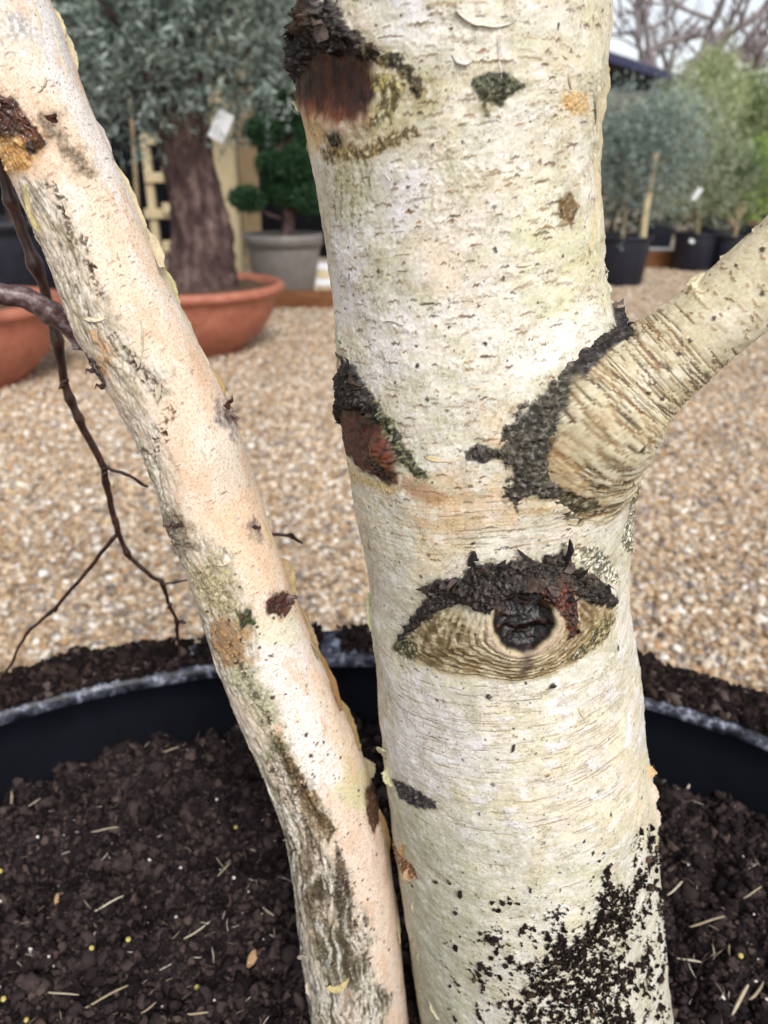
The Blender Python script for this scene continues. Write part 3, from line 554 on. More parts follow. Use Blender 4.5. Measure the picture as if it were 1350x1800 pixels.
# small grey-green scars on the upper trunk
for pts, a, c in (([(820, 150), (845, 128), (885, 125), (905, 140), (925, 152), (895, 170), (880, 188), (850, 185), (832, 165)], 3.2, ((62, 66, 54), (96, 98, 78), (140, 140, 112))), ([(852, 175), (860, 205), (855, 207), (846, 180)], 1.5, ((74, 68, 50), (100, 96, 70), (140, 130, 100))),
                  ([(982, 350), (1000, 338), (1015, 365), (1002, 400), (985, 385)], 1.8, ((120, 96, 62), (92, 86, 70), (170, 146, 100))), ([(990, 165), (1035, 165), (1030, 195), (1005, 205), (988, 185)], .8, ((196, 170, 128), (180, 150, 106), (210, 190, 150))),
                  ([(815, 795), (840, 778), (875, 785), (880, 805), (850, 815), (820, 808)], 3.0, ((48, 42, 40), (84, 78, 74), (120, 112, 106)))):
    crust(T, pts, a, int(pts[0][0]) % 80, *c, fr=.4, namp=2.5, wet=0)
# scar under the left shoulder of the fork
w, m = T.mask([(590, 720), (612, 690), (650, 700), (690, 745), (708, 790), (700, 830), (650, 832), (615, 795), (595, 755)], 3, 3, .1, 3, 71)
x, y = S[w], L[w]; fib = fbm(x/9, y/4, 4, 72); T.paint(w, m, (88, 52, 39)); T.paint(w, m*ss(.0, .4, fib), (48, 31, 27), .85); T.paint(w, m*ss(.2, .5, -fib), (128, 84, 58), .6); T.H[w] += m*(2+1.5*fib); T.wet[w] = np.maximum(T.wet[w], .25*m); T.dark[w] = np.maximum(T.dark[w], m)
crust(T, [(592, 665), (606, 630), (628, 640), (640, 672), (662, 705), (690, 738), (668, 742), (636, 722), (612, 715), (598, 748), (586, 720), (584, 690)], 4.5, 73, lift=3.5, namp=3.5, wet=.15)
crust(T, [(662, 708), (690, 738), (712, 785), (735, 815), (755, 842), (735, 842), (705, 812), (690, 770), (668, 735)], 2.4, 74, (50, 50, 38), (92, 94, 68), (150, 150, 120), namp=3, wet=0)
c0 = T.at(680, 790); w = T.win(c0[0]-22, c0[0]+22, c0[1]-24, c0[1]+24); d = np.hypot(S[w]-c0[0], (L[w]-c0[1])*.8)+1.2*fbm(S[w]/6, L[w]/6, 2, 75)
T.H[w] += 7*np.exp(-(d/11)**4); T.paint(w, 1-ss(8, 12, d), (118, 66, 42), .8); T.paint(w, (1-ss(8, 12, d))*ss(0, .4, fbm(S[w]/5, L[w]/5, 3, 79)), (66, 38, 28), .8); T.wet[w] = np.maximum(T.wet[w], .7*(1-ss(8, 12, d)))
crust(T, [(652, 800), (672, 795), (690, 815), (700, 850), (680, 856), (662, 835)], 3, 76, (30, 22, 20), (70, 36, 26), (110, 60, 40), namp=2, wet=.6)
w, m = T.mask([(690, 832), (745, 845), (790, 875), (760, 885), (700, 860)], 3, 3, .1, 3, 77); T.paint(w, m, (168, 122, 82), .6)
crust(T, [(600, 800), (640, 835), (700, 858), (690, 870), (640, 850), (600, 825)], .9, 78, (196, 178, 136), (170, 150, 110), (226, 216, 190), namp=3, wet=0)
# the eye
EC = T.at(915, 1078); inner = 20.5
lens = T.poly([(700, 1152), (735, 1095), (790, 1050), (850, 1015), (920, 1000), (990, 1005), (1050, 1035), (1086, 1070), (1072, 1110), (1035, 1150), (980, 1185), (910, 1200), (840, 1195), (770, 1180)])
w, d = T.sd(lens, 30); x, y = S[w]-EC[0], L[w]-EC[1]; rr = np.hypot(x, y*.86)+1.0*fbm(x/8, y/8, 2, 81); din = rr-inner; dout = np.maximum(-d, 0)
t = np.where(d < 0, np.clip(din, 0, None)/(np.clip(din, 0, None)+dout+1e-3), 1); ins = 1-ss(-3, 2, d+2.5*fbm(x/9, y/9, 3, 82))
low = ss(-14, 6, y)                                                # below the brow
T.H[w] += (15*(1-t)**1.35*ins*(.55+.45*low)).astype(np.float32)
ph = t*8.5+.55*fbm(x/26, y/26, 3, 83)+.12*fbm(x/6, y/6, 2, 82)+.25*np.arctan2(x, y); ring = np.sin(ph*6.283); env = ins*low*ss(0, .06, t)*(1-ss(.9, 1, t)); under = (1-.6*ss(30, 80, np.abs(x+4)))*(.25+.75*ss(-.2, .3, fbm(x/12, y/6, 3, 79)))
T.H[w] += (env*under*(.7*ring+.35*np.sin(ph*15.1+2)+.15*np.sin(ph*31+1))).astype(np.float32)+env*(.5*fbm(x/5, y/3, 4, 78)).astype(np.float32)
mossy = ss(.2, .5, t)*(1-ss(.85, 1, t))
T.paint(w, ins*low, (196, 180, 146), .8); T.paint(w, env*mossy*ss(-.1, .4, fbm(x/14, y/9, 3, 84)+.2), (128, 104, 62), .8); T.paint(w, env*under*ss(.2, .9, -ring), (78, 58, 40), .72); T.paint(w, env*under*ss(.35, .9, ring), (222, 210, 184), .65); T.paint(w, env*ss(.25, .45, fbm(x/4, y/2.5, 3, 77)), (84, 68, 46), .4)
side = ss(25, 60, np.abs(x)); T.paint(w, env*side*ss(-.2, .3, fbm(x/8, y/6, 3, 88)), (100, 86, 54), .7)
T.paint(w, ins*low*(1-ss(.07, .15, t))*(t > .0), (206, 184, 168), .7)                 # pale lip of the lower lid
drip = np.exp(-((x-2-4*fbm(y/10, x*0, 2, 85))/5)**2)*ss(18, 26, y)*(1-ss(46, 60, y)); T.paint(w, drip*ins, (74, 54, 38), .7)
hole = 1-ss(-2.8, 2.2, din+1.0); deep = np.clip(-din/inner, 0, 1)
T.H[w] -= (hole*(5+6*ss(0, .5, deep))).astype(np.float32); bl = fbm(x/8+3.3, y/6+1.7, 4, 99, .5)
T.H[w] += hole*2.0*bl+hole*2.0*np.exp(-((x-2)**2+(y-3)**2)/60); T.paint(w, ss(.25, .75, hole), (22, 13, 11)); T.paint(w, hole*ss(.05, .5, bl), (70, 38, 27), .75); T.paint(w, hole*ss(.55, .9, rr/inner)*ss(0, 8, -y), (86, 48, 34), .6); T.wet[w] = np.maximum(T.wet[w], hole*.5); T.dark[w] = np.maximum(T.dark[w], np.maximum(hole, .7*ins*low))  # lighter brown crescent paints a highlight into the hollow's upper rim
crust(T, [(742, 1032), (772, 1018), (812, 1012), (832, 984), (880, 992), (925, 978), (952, 985), (985, 962), (1000, 990), (1045, 1010), (1085, 1058), (1074, 1070), (1035, 1060), (1005, 1045), (975, 1035), (955, 1052), (925, 1040), (880, 1048), (862, 1066), (820, 1062), (790, 1062), (765, 1080), (735, 1100), (700, 1145), (690, 1140), (722, 1085), (755, 1050)], 5.2, 87, (27, 21, 20), (46, 35, 31), (88, 78, 72), fr=.30, namp=4, lift=3.0, wet=.1)
crust(T, [(930, 1025), (985, 1020), (1005, 1050), (1000, 1100), (985, 1115), (978, 1070), (950, 1045)], 3.5, 89, (52, 26, 20), (96, 52, 36), (140, 92, 66), fr=.4, namp=3, lift=3, wet=.3)
crust(T, [(985, 955), (1040, 960), (1085, 1000), (1090, 1030), (1050, 1015), (1000, 985)], 2.4, 90, (120, 116, 96), (196, 190, 172), (228, 224, 212), fr=.3, namp=4, wet=0)
crust(T, [(690, 1135), (725, 1120), (745, 1150), (715, 1165)], 1.4, 91, (86, 84, 62), (130, 126, 96), (180, 172, 146), namp=5, wet=0)
crust(T, [(1050, 1085), (1085, 1085), (1060, 1130), (1000, 1165), (985, 1160), (1040, 1110)], 1.2, 92, (96, 90, 66), (140, 130, 96), (196, 186, 160), namp=5, wet=0)
# lichen-grey ridge in the fork
RIDGE = [(1096, 532), (1132, 562), (1110, 602), (1080, 650), (1060, 700), (1050, 760), (1040, 810), (1050, 842), (1034, 872), (985, 868), (930, 862), (905, 892), (888, 868), (897, 830), (880, 790), (880, 745), (920, 700), (975, 662), (1030, 622), (1068, 566)]
crust(T, RIDGE, 3.2, 93, (62, 59, 54), (96, 92, 82), (140, 134, 122), fr=.36, namp=10, nfr=.09, lift=2.2, wet=-.5)
crust(T, [(1030, 622), (1068, 566), (1096, 532), (1132, 562), (1080, 605), (1040, 650), (1010, 660)], 3.0, 94, (30, 27, 30), (62, 56, 60), (110, 104, 104), fr=.3, namp=3, lift=3, wet=.1)
crust(T, [(1080, 820), (1114, 800), (1116, 980), (1090, 960), (1092, 880), (1060, 872)], 2.0, 95, (110, 104, 84), (190, 184, 166), (226, 222, 206), fr=.3, namp=5, wet=0)
crust(T, [(980, 858), (1120, 850), (1110, 880), (990, 880)], .9, 96, (88, 82, 58), (150, 140, 106), (210, 200, 172), fr=.34, namp=5, wet=0)
# lower trunk: black scar at the side, soil thrown up by rain
crust(T, [(690, 1368), (720, 1380), (765, 1408), (765, 1424), (730, 1420), (700, 1400)], 3.0, 97, (48, 45, 44), (84, 80, 78), (120, 116, 110), namp=2.5, wet=0)
crust(T, [(690, 1470), (725, 1520), (735, 1545), (715, 1540), (690, 1510)], 2.5, 98, (122, 82, 54), (166, 118, 82), (206, 176, 140), namp=3, wet=0, an=(1.6, .6))
for cx, cy, rr_ in ((768, 1548, 10), (792, 1550, 8), (728, 1555, 7)): s0, l0 = T.at(cx, cy); speck(T, s0, l0, rr_*.42, (40, 34, 36), 1.8, .95, cx)
dirt = fbm(S/5.5, L/5.5, 5, 101, .62)*.8+.6*fbm(S/22, L/26, 3, 102)
w, d = T.sd(T.poly([(1135, 1460), (1128, 1540), (1075, 1545), (1015, 1620), (935, 1670), (905, 1750), (880, 1900), (1130, 1950), (1112, 1760), (1098, 1650), (1130, 1560), (1158, 1490)]), 60)
m = ss(.0, .22, dirt[w]*1.15-np.maximum(d, -16)/34.-.06)*(1-.95*ss(-.05, .12, fbm(S[w]/5.5, L[w]/5.5, 5, 107, .62)-ss(0, 26, -d)*.10+.10*ss(1690, 1800, yrow[w[0]]))); m = ss(.3, .62, m); T.paint(w, m, (26, 20, 20), .97); T.H[w] += m*(.9+2.0*fbm(S[w]/3.4, L[w]/3.4, 4, 103)); SOILMASK = np.zeros(S.shape, np.float32); SOILMASK[w] = m
w, d = T.sd(T.poly([(820, 1540), (900, 1580), (1000, 1560), (1060, 1500), (1130, 1450), (1165, 1560), (1180, 1900), (800, 1950), (790, 1700), (810, 1600)]), 60)
m = ss(.22, .36, dirt[w]-np.maximum(d, -20)/90.-.17)*.95; m = ss(.3, .62, m); T.paint(w, m, (34, 28, 27), .93); T.H[w] += m*.8; SOILMASK[w] = np.maximum(SOILMASK[w], m)
w, d = T.sd(T.poly([(790, 1800), (1180, 1800), (1190, 1990), (770, 1990)]), 60); m = ss(.0, .2, dirt[w]-d/14.-.35); T.paint(w, m, (30, 24, 23), .95); T.H[w] += m
# specks of soil everywhere, thicker towards the ground
for q in range(900):
    py = r.triangular(100, 1850, 1850) if q > 200 else r.uniform(0, 1400); px = r.uniform(560, 1160); s0, l0 = T.at(px, py)
    f = 1 if py > 1400 else .55
    if py < 1400 and r.random() < .35: continue
    speck(T, s0+r.normal(0, 2), l0+r.normal(0, 2), r.choice([.7, 1., 1.5, 2.3], p=[.45, .33, .16, .06])*(.75 if py < 1350 else 1), [(44, 36, 32), (70, 54, 42), (30, 24, 24)][r.integers(3)], .3, r.uniform(.6, .95), q)
for px, py, rr_ in ((903, 1315, 9), (972, 1205, 9), (860, 1225, 6), (1085, 1140, 8), (872, 435, 5), (886, 487, 4), (562, 0, 3), (880, 160, 4), (695, 670, 4), (735, 640, 4), (850, 605, 4), (750, 700, 4)): s0, l0 = T.at(px, py); speck(T, s0, l0, rr_*.4, (52, 36, 30), .9, .95, px)
s0, l0 = T.at(963, 1363); speck(T, s0, l0, 3.2, (176, 138, 88), 1., .9, 4)
for k_, pts in enumerate(([(590, 560), (600, 600), (596, 650)], [(1062, 420), (1070, 480), (1078, 520)], [(1060, 100), (1050, 200), (1052, 300)], [(655, 1000), (652, 1100), (665, 1190)], [(1125, 1180), (1140, 1340), (1160, 1600)], [(700, 1480), (725, 1650), (745, 1790)])):
    line(T, pts, 7, (196, 196, 168), .6, .5, 3, k_); line(T, pts, 1.4, (120, 108, 78), -.5, .6, 3, k_+9)

g5 = fbm(S/3.2, L/2.6, 4, 161, .62); g6 = fbm(S/13, L/10, 5, 162, .6); g7 = fbm(S/30, L/16, 4, 163)
clean = 1-np.clip(np.maximum(SOILMASK, T.dark), 0, 1)
T.paint(full, clean*ss(.22, .42, g5)*ss(-.2, .35, g7), (150, 138, 106), .55); T.paint(full, clean*ss(.12, .5, g6), (184, 176, 150), .48); T.paint(full, clean*ss(.25, .5, -g6), (238, 234, 226), .5); T.paint(full, clean*ss(.3, .42, fbm(S/1.5, L/1.2, 3, 164))*ss(-.1, .3, g6+g7), (112, 100, 76), .5)
T.H += (.2*g5+.45*g6).astype(np.float32); T.wet = np.where(SOILMASK > .2, -SOILMASK, T.wet)
for q in range(1900):
    th_ = r.uniform(-1.5, 1.5); i_ = r.integers(60, T.n-60); s0, l0 = th_*T.R[i_]*UNIT, T.L[i_, 0]; speck(T, s0, l0, r.choice([.55, .75, 1.1], p=[.5, .35, .15]), [(60, 50, 42), (92, 74, 56), (44, 38, 34), (120, 96, 70)][r.integers(4)], .15, r.uniform(.5, .95), q)
# ---- side branch
B = branch; S2, L2 = B.S, B.L; LL = B.L[:, 0]; B.col[:] = lin((208, 200, 176)); fb = (slice(None), slice(None))
b1 = fbm(S2/30, L2/30, 3, 111); b3 = fbm(S2/2.6, L2/2.0, 3, 112); b2 = fbm(S2/8, L2/5, 4, 113)
B.paint(fb, ss(0, .5, b1), (222, 216, 200), .6); B.paint(fb, ss(.05, .5, b2), (182, 172, 140), .5); B.paint(fb, ss(.15, .5, b3), (172, 150, 110), .4); B.paint(fb, ss(.2, .6, -b2), (228, 224, 208), .4)
B.H += 1.1*b1+.4*b2+.10*b3; l1 = B.at(1150, 640)[1]; l0_ = B.at(1040, 740)[1]
fold = 1-ss(l1-10, l1+50, L2)
B.H += fold*1.2*fbm(S2/30, L2/9, 2, 118)
for kf, (per, am, sd_) in enumerate(((5.2, .22, 114), (2.9, .14, 119))):
    phf = L2/per+1.2*fbm(S2/30, L2/24, 3, sd_)+.008*S2; rf = np.sin(phf*6.283); br = ss(-.15, .35, fbm(S2/15, L2/6, 3, sd_+20))*fold
    B.H += (br*am*(rf-.6*ss(.5, 1, -rf))).astype(np.float32); B.paint(fb, br*ss(.65, 1., -rf), (128, 100, 66), .5); B.paint(fb, br*ss(.4, .95, rf), (230, 222, 198), .35)
for q in range(420):
    l0 = r.triangular(0, l1*.75, l1+45); lenticel(B, r.uniform(-85, 80), l0, r.uniform(10, 46), r.uniform(.8, 1.5), [(96, 70, 44), (122, 92, 60), (74, 56, 40), (150, 118, 78)][r.integers(4)], r.uniform(-.8, -.1), r.uniform(.45, .9), r.normal(.04, .05))
B.paint(fb, fold*ss(-.1, .4, fbm(S2/22, L2/16, 3, 117)), (190, 168, 128), .3)
for q in range(260):
    s0 = r.uniform(-75, 80); l0 = r.uniform(l1-10, LL[-1]); lenticel(B, s0, l0, r.uniform(2, 7), r.uniform(.9, 2.0), [(140, 100, 66), (110, 82, 58), (166, 130, 90)][r.integers(3)], .4, r.uniform(.5, .9), r.normal(0, .15))
for q in range(160):
    speck(B, r.uniform(-75, 80), r.uniform(20, LL[-1]), r.choice([.7, 1.1, 1.8]), (58, 44, 34), .3, .85, q)
crust(B, [(880, 745), (920, 700), (975, 662), (1010, 640), (1040, 640), (1010, 700), (985, 770), (965, 810), (930, 860), (880, 860)], 3.2, 121, (62, 59, 54), (96, 92, 82), (140, 134, 122), fr=.36, namp=4, lift=.8, wet=-.5)
crust(B, [(1020, 640), (1060, 605), (1110, 570), (1118, 590), (1075, 620), (1035, 665)], 2.2, 122, (34, 31, 32), (66, 60, 62), (110, 104, 104), fr=.36, namp=2.5, lift=1, wet=.05)
w, m = B.mask([(960, 770), (1010, 760), (1060, 880), (960, 880)], 4, 6, .1, 3, 123); B.paint(w, m, (166, 132, 86), .4)
crust(B, [(960, 835), (1010, 850), (1060, 880), (960, 890)], 1.4, 124, (78, 72, 56), (112, 104, 80), (170, 160, 130), namp=4, wet=0)
line(B, [(1228, 470), (1222, 500), (1230, 525)], 2.2, (232, 222, 190), 1.5, .8, 1.2, 6)
# melt the two surfaces into each other where they meet
def axis_dist(P, W):
    k = W.C[::24]; rr = W.R[::24]; best = np.full(len(P), 9.)
    for c, q in zip(k, rr): best = np.minimum(best, np.linalg.norm(P-c, axis=1)-q)
    return best
K = .026
def melt(A, Bm, w):
    P = A.P0[w].reshape(-1, 3); d = axis_dist(P, Bm).reshape(A.H[w].shape); h = np.clip(K-np.abs(d), 0, None)/K; A.H[w] += (h*h*K/4*1350).astype(np.float32)
c0 = T.at(1040, 740); melt(T, B, T.win(c0[0]-160, c0[0]+170, c0[1]-220, c0[1]+200)); melt(B, T, B.win(-220, 220, 0, l1+90))

# ---- second stem
W = stem; S3, L3 = W.S, W.L; fs = (slice(None), slice(None)); W.col[:] = lin((232, 210, 190))
a1 = fbm(S3/26, L3/60, 3, 131); a2 = fbm(S3/9, L3/9, 4, 132); a3 = fbm(S3/2.4, L3/2.0, 3, 133)
W.paint(fs, ss(-.1, .5, a1), (236, 227, 220), .75); W.paint(fs, ss(.05, .5, -a1), (230, 198, 172), .65); W.paint(fs, ss(.2, .6, a2), WHITE, .3); W.paint(fs, ss(.2, .5, a3), (214, 186, 156), .3)
W.H += .9*a1+.18*a2+.05*a3
flk = fbm(S3/40, L3/24, 4, 134)
for pts, c, k, amp in (([(0, -60), (90, -80), (150, 120), (110, 160), (60, 80), (20, 60)], (224, 225, 230), .85, 5), ([(100, 140), (160, 170), (210, 270), (260, 420), (190, 330), (130, 220)], (234, 232, 234), .8, 4),
                       ([(420, 1100), (520, 1090), (640, 1330), (600, 1380), (540, 1400), (470, 1230), (430, 1180)], (236, 232, 230), .85, 4), ([(540, 1180), (570, 1190), (650, 1370), (610, 1390)], (236, 206, 174), .6, 5),
                       ([(610, 1330), (655, 1370), (660, 1440), (620, 1430), (590, 1390)], (204, 204, 156), .6, 6), ([(560, 1430), (650, 1430), (690, 1560), (720, 1800), (640, 1720), (620, 1600)], (234, 214, 200), .75, 5),
                       ([(430, 1080), (520, 1070), (530, 1130), (440, 1140)], (222, 220, 190), .6, 6), ([(330, 900), (460, 840), (500, 1000), (440, 1060), (350, 960)], (236, 208, 180), .7, 5), ([(350, 790), (430, 770), (450, 850), (370, 880)], (220, 210, 196), .6, 5)):
    w, m = W.mask(pts, 6, amp*2., .05, 5, int(pts[0][1]) % 70, 30)
    if w is not None: W.paint(w, m, c, k)
for q in range(520):
    px_, py_ = r.uniform(0, 700), r.uniform(0, 1500); s0 = r.uniform(-45, 66); l0 = r.uniform(60, W.L.max()-80)
    lenticel(W, s0, l0, r.choice([3, 4.5, 6.5])*r.uniform(.8, 1.2), r.uniform(.9, 1.35), [(128, 96, 72), (100, 78, 64), (156, 120, 90)][r.integers(3)], .2, r.uniform(.6, .95), r.normal(-.10, .05))
flaky(W, .10, 5, .55); h5 = fbm(S3/3, L3/2.6, 4, 171, .62); h6 = fbm(S3/12, L3/14, 5, 172, .6)
W.paint(fs, ss(.22, .45, h5), (200, 172, 142), .4); W.paint(fs, ss(.2, .5, h6), (214, 202, 180), .4); W.paint(fs, ss(.25, .5, -h6), (236, 228, 222), .45); W.paint(fs, ss(.1, .4, fbm(S3/18, L3/40, 4, 173)), (222, 192, 166), .55); W.paint(fs, ss(.25, .38, fbm(S3/1.8, L3/1.4, 3, 174)), (150, 122, 98), .45); W.H += .35*h6+.15*h5
# rough weathered side
ROUGH = [(40, 310), (75, 320), (130, 400), (150, 470), (205, 560), (240, 610), (290, 650), (300, 690), (265, 730), (290, 790), (310, 850), (330, 930), (400, 985), (430, 1060), (440, 1110), (450, 1180), (490, 1265), (470, 1290), (520, 1330), (560, 1420), (580, 1480), (600, 1560), (640, 1600), (655, 1690), (690, 1760), (680, 1900), (540, 1960), (500, 1700), (480, 1480), (400, 1300), (330, 1100), (270, 930), (200, 740), (110, 580), (30, 400)]
w, m = W.mask(ROUGH, 5, 16, .035, 5, 141); x, y = S3[w], L3[w]; m = m*(.5+.5*ss(-.25, .3, fbm(x/30, y/70, 3, 149))); g1 = fbm(x/5, y/11, 4, 142); g2 = fbm(x/12, y/30, 3, 143)
W.paint(w, m, (206, 200, 188), .85); W.paint(w, m*ss(.0, .4, g1), (158, 148, 126), .7); W.paint(w, m*ss(.15, .5, -g1), (226, 222, 210), .8); W.paint(w, m*ss(.1, .45, g2), (168, 158, 130), .5); W.paint(w, m*ss(.3, .55, fbm(x/6, y/16, 4, 144)), (92, 78, 58), .75)
W.H[w] += m*(1.5*g1+1.3*g2); rough_zone(W, w, m, 1.1, .16, 145, None, (1.4, .6))
W.paint(w, m*ss(.12, .3, fbm(x/1.8, y/5, 3, 146)), (120, 106, 82), .5)
for pts, a, c in (([(405, 1150), (440, 1165), (480, 1230), (490, 1270), (460, 1275), (420, 1215), (400, 1170)], .8, ((146, 144, 118), (170, 166, 142), (196, 192, 170))), ([(330, 990), (380, 985), (420, 1050), (425, 1085), (380, 1085), (345, 1040)], .9, ((138, 128, 96), (176, 166, 136), (206, 198, 172))),
                  ([(372, 1095), (420, 1085), (442, 1110), (430, 1160), (395, 1170), (378, 1140)], 1.2, ((136, 104, 70), (170, 140, 102), (102, 78, 54))), ([(415, 1078), (440, 1068), (445, 1095), (425, 1105)], 2.4, ((44, 46, 34), (76, 82, 56), (110, 110, 80))),
                  ([(466, 1060), (480, 1042), (505, 1042), (516, 1058), (500, 1070), (492, 1082), (470, 1078)], 4, ((52, 30, 26), (90, 52, 42), (128, 84, 66))), ([(286, 915), (310, 905), (332, 918), (322, 940), (340, 968), (318, 965), (292, 945)], 3.2, ((84, 76, 64), (130, 120, 102), (176, 166, 146))),
                  ([(385, 712), (402, 702), (412, 720), (418, 748), (405, 752), (388, 735)], 3.2, ((82, 76, 86), (122, 116, 124), (170, 164, 166))), ([(434, 925), (450, 917), (458, 932), (442, 936)], 1.6, ((84, 78, 80), (124, 116, 112), (170, 160, 150))),
                  ([(465, 1300), (490, 1290), (505, 1310), (490, 1330), (468, 1325)], 1.8, ((96, 100, 74), (136, 136, 104), (176, 172, 140))), ([(490, 1300), (520, 1340), (560, 1410), (590, 1460), (575, 1480), (540, 1420), (505, 1360)], 2.0, ((78, 62, 44), (112, 94, 66), (160, 140, 104))),
                  ([(150, 620), (175, 640), (190, 680), (170, 690), (148, 650)], 3, ((62, 54, 56), (104, 94, 92), (150, 140, 132))), ([(165, 590), (185, 600), (200, 640), (180, 640)], 1.0, ((164, 122, 84), (190, 156, 116), (130, 100, 72))),
                  ([(70, 205), (95, 200), (112, 232), (120, 260), (155, 275), (150, 300), (120, 285), (85, 245)], 2.6, ((88, 78, 68), (132, 120, 104), (176, 166, 146))), ([(0, 10), (40, 20), (60, 60), (40, 90), (10, 70)], .5, ((176, 174, 172), (206, 204, 202), (226, 224, 222))),
                  ([(640, 1385), (660, 1370), (668, 1420), (655, 1470), (645, 1430)], 2.0, ((92, 60, 44), (60, 46, 38), (150, 120, 84))), ([(590, 1480), (615, 1540), (622, 1640), (600, 1650), (585, 1580)], 1.8, ((64, 54, 46), (104, 92, 76), (170, 160, 140))),
                  ([(540, 1480), (560, 1560), (580, 1700), (560, 1690), (530, 1560)], 1.8, ((86, 72, 54), (130, 114, 90), (180, 168, 146))), ([(545, 1650), (600, 1640), (640, 1700), (625, 1740), (570, 1720)], 1.8, ((84, 80, 64), (138, 130, 108), (190, 182, 162))),
                  ([(530, 1380), (548, 1420), (562, 1470), (548, 1470), (530, 1420)], 1.6, ((104, 82, 54), (142, 122, 88), (186, 172, 140)))):
    crust(W, pts, a, int(pts[0][0]+pts[0][1]) % 90, *c, fr=.42, soft=1.5 if sum(c[0]) < 200 else 7, namp=4. if sum(c[0]) < 200 else 17, nfr=.16 if sum(c[0]) < 200 else .07, op=1 if sum(c[0]) < 200 else .8, wet=.15 if sum(c[0]) < 160 else 0)
for q in range(420):
    t_ = r.random()**.6; py = 1000+850*t_; cx = np.interp(py, [1000, 1300, 1500, 1800], [410, 530, 600, 635]); s0, l0 = W.at(cx+r.normal(0, 45), py)
    speck(W, s0+r.normal(0, 2), l0+r.normal(0, 2), r.choice([.6, 1, 1.6, 2.4], p=[.4, .35, .2, .05]), [(44, 34, 32), (64, 46, 40)][r.integers(2)], .4, .9, q)
for q in range(70): speck(W, r.uniform(-30, 45), r.uniform(40, 760), r.choice([.7, 1.]), (70, 60, 54), .2, .8, q)
lo_ = ss(W.at(520, 1250)[1], W.at(560, 1420)[1], L3[w]); cr = fbm(x/5.5+1.2*noise(y/30, x/20, 3), y/42, 4, 148); sp_ = m*(.35+.65*lo_)*ss(.2, .34, cr+.12*lo_)
W.paint(w, sp_, (76, 62, 48), .8); W.H[w] -= 1.6*sp_; sp2 = m*lo_*ss(.16, .4, fbm(x/12, y/30, 4, 147)); W.paint(w, sp2, (104, 96, 78), .7); W.paint(w, m*lo_*ss(.2, .4, -cr), (228, 226, 222), .6)
for a, b in (((405, 1130), (520, 1400)), ((470, 1340), (560, 1520)), ((420, 1280), (500, 1450)), ((510, 1500), (540, 1720)), ((560, 1540), (580, 1660)), ((615, 1560), (645, 1690)), ((300, 720), (270, 800)), ((200, 600), (280, 690)), ((140, 420), (180, 520)), ((90, 330), (130, 420))):
    mid = ((a[0]+b[0])/2+r.uniform(-10, 10), (a[1]+b[1])/2); line(W, [a, mid, b], 3.4, (84, 68, 50), -1.4, .8, 4.5, int(a[0]))
# torn sheet on the far side of the knuckle, stub wound at the top
crust(W, [(-20, 160), (20, 170), (60, 215), (88, 255), (60, 270), (20, 250), (-20, 240)], 3.5, 151, (62, 34, 26), (104, 64, 44), (46, 30, 28), fr=.25, namp=3, lift=3, wet=.8)
crust(W, [(-10, 240), (40, 245), (70, 270), (50, 300), (10, 310)], 2.0, 152, (206, 168, 112), (150, 106, 60), (226, 200, 150), fr=.25, namp=3, lift=1, wet=.1)
crust(W, [(45, 255), (62, 250), (68, 268), (54, 275)], 2.0, 153, (40, 28, 24), (60, 42, 34), (90, 70, 56), namp=2)

for q_ in (T, B, W): q_.col = (np.clip(q_.col, 0, 1)**1.22).astype(np.float32)
BL = (.035, .385, SOIL_Z-.03); birch = empty('birch_tree', BL)
tag(birch, 'white-barked birch with two stems, dark knots and an eye-shaped scar, growing in the black pot', 'tree')
m_bark = mat_attr('birch_bark', .62, .28, scale=700, bump=.35, bdist=.0005, vary=.10, wet=True)
o = T.build('trunk', m_bark, birch, BL); o['label'] = 'thick cream trunk with eye-shaped scar'
o = W.build('stem', m_bark, birch, BL); o['label'] = 'thinner leaning peach stem with a rough grey side'
o = B.build('side_branch', m_bark, birch, BL); o['label'] = 'short branch with wrinkled collar'

def carry_on(Wl, end, ln, bend, name, r1):
    """the limb goes on beyond the fine grid"""
    d = Wl.T[-1] if end else -Wl.T[0]; c = Wl.C[-1] if end else Wl.C[0]; r0 = float(Wl.R[-1] if end else Wl.R[0]); t = np.linspace(0, 1, 90)[:, None]; P = c-d*.004+d*ln*t+np.array(bend)*t**2*ln
    V, F = tube(P, r0*.985+(r1-r0*.985)*np.linspace(0, 1, 90), 56, False); a_ = np.tile(np.arange(56)/56*6.283, 90); l_ = np.repeat(np.linspace(0, ln*1000, 90), 56); f_ = fbm(np.cos(a_)*2+l_/30, np.sin(a_)*2+l_/14, 4, 181); g_ = fbm(np.cos(a_)*5, l_/4+np.sin(a_)*2, 3, 182)
    cc = lin((214, 208, 190))*(1+.16*f_[:, None]); m_ = ss(.25, .45, g_)[:, None]; cc = cc*(1-m_)+lin((128, 104, 80))*m_; mesh(name, V, F, m_bark, birch, True, cc, local=BL)
carry_on(T, 0, 1.5, (.05, .02, 0), 'upper_trunk', .045); carry_on(W, 0, 1.1, (-.1, .05, .15), 'upper_stem', .010); carry_on(B, 1, .8, (.05, -.02, .35), 'outer_branch', .008)

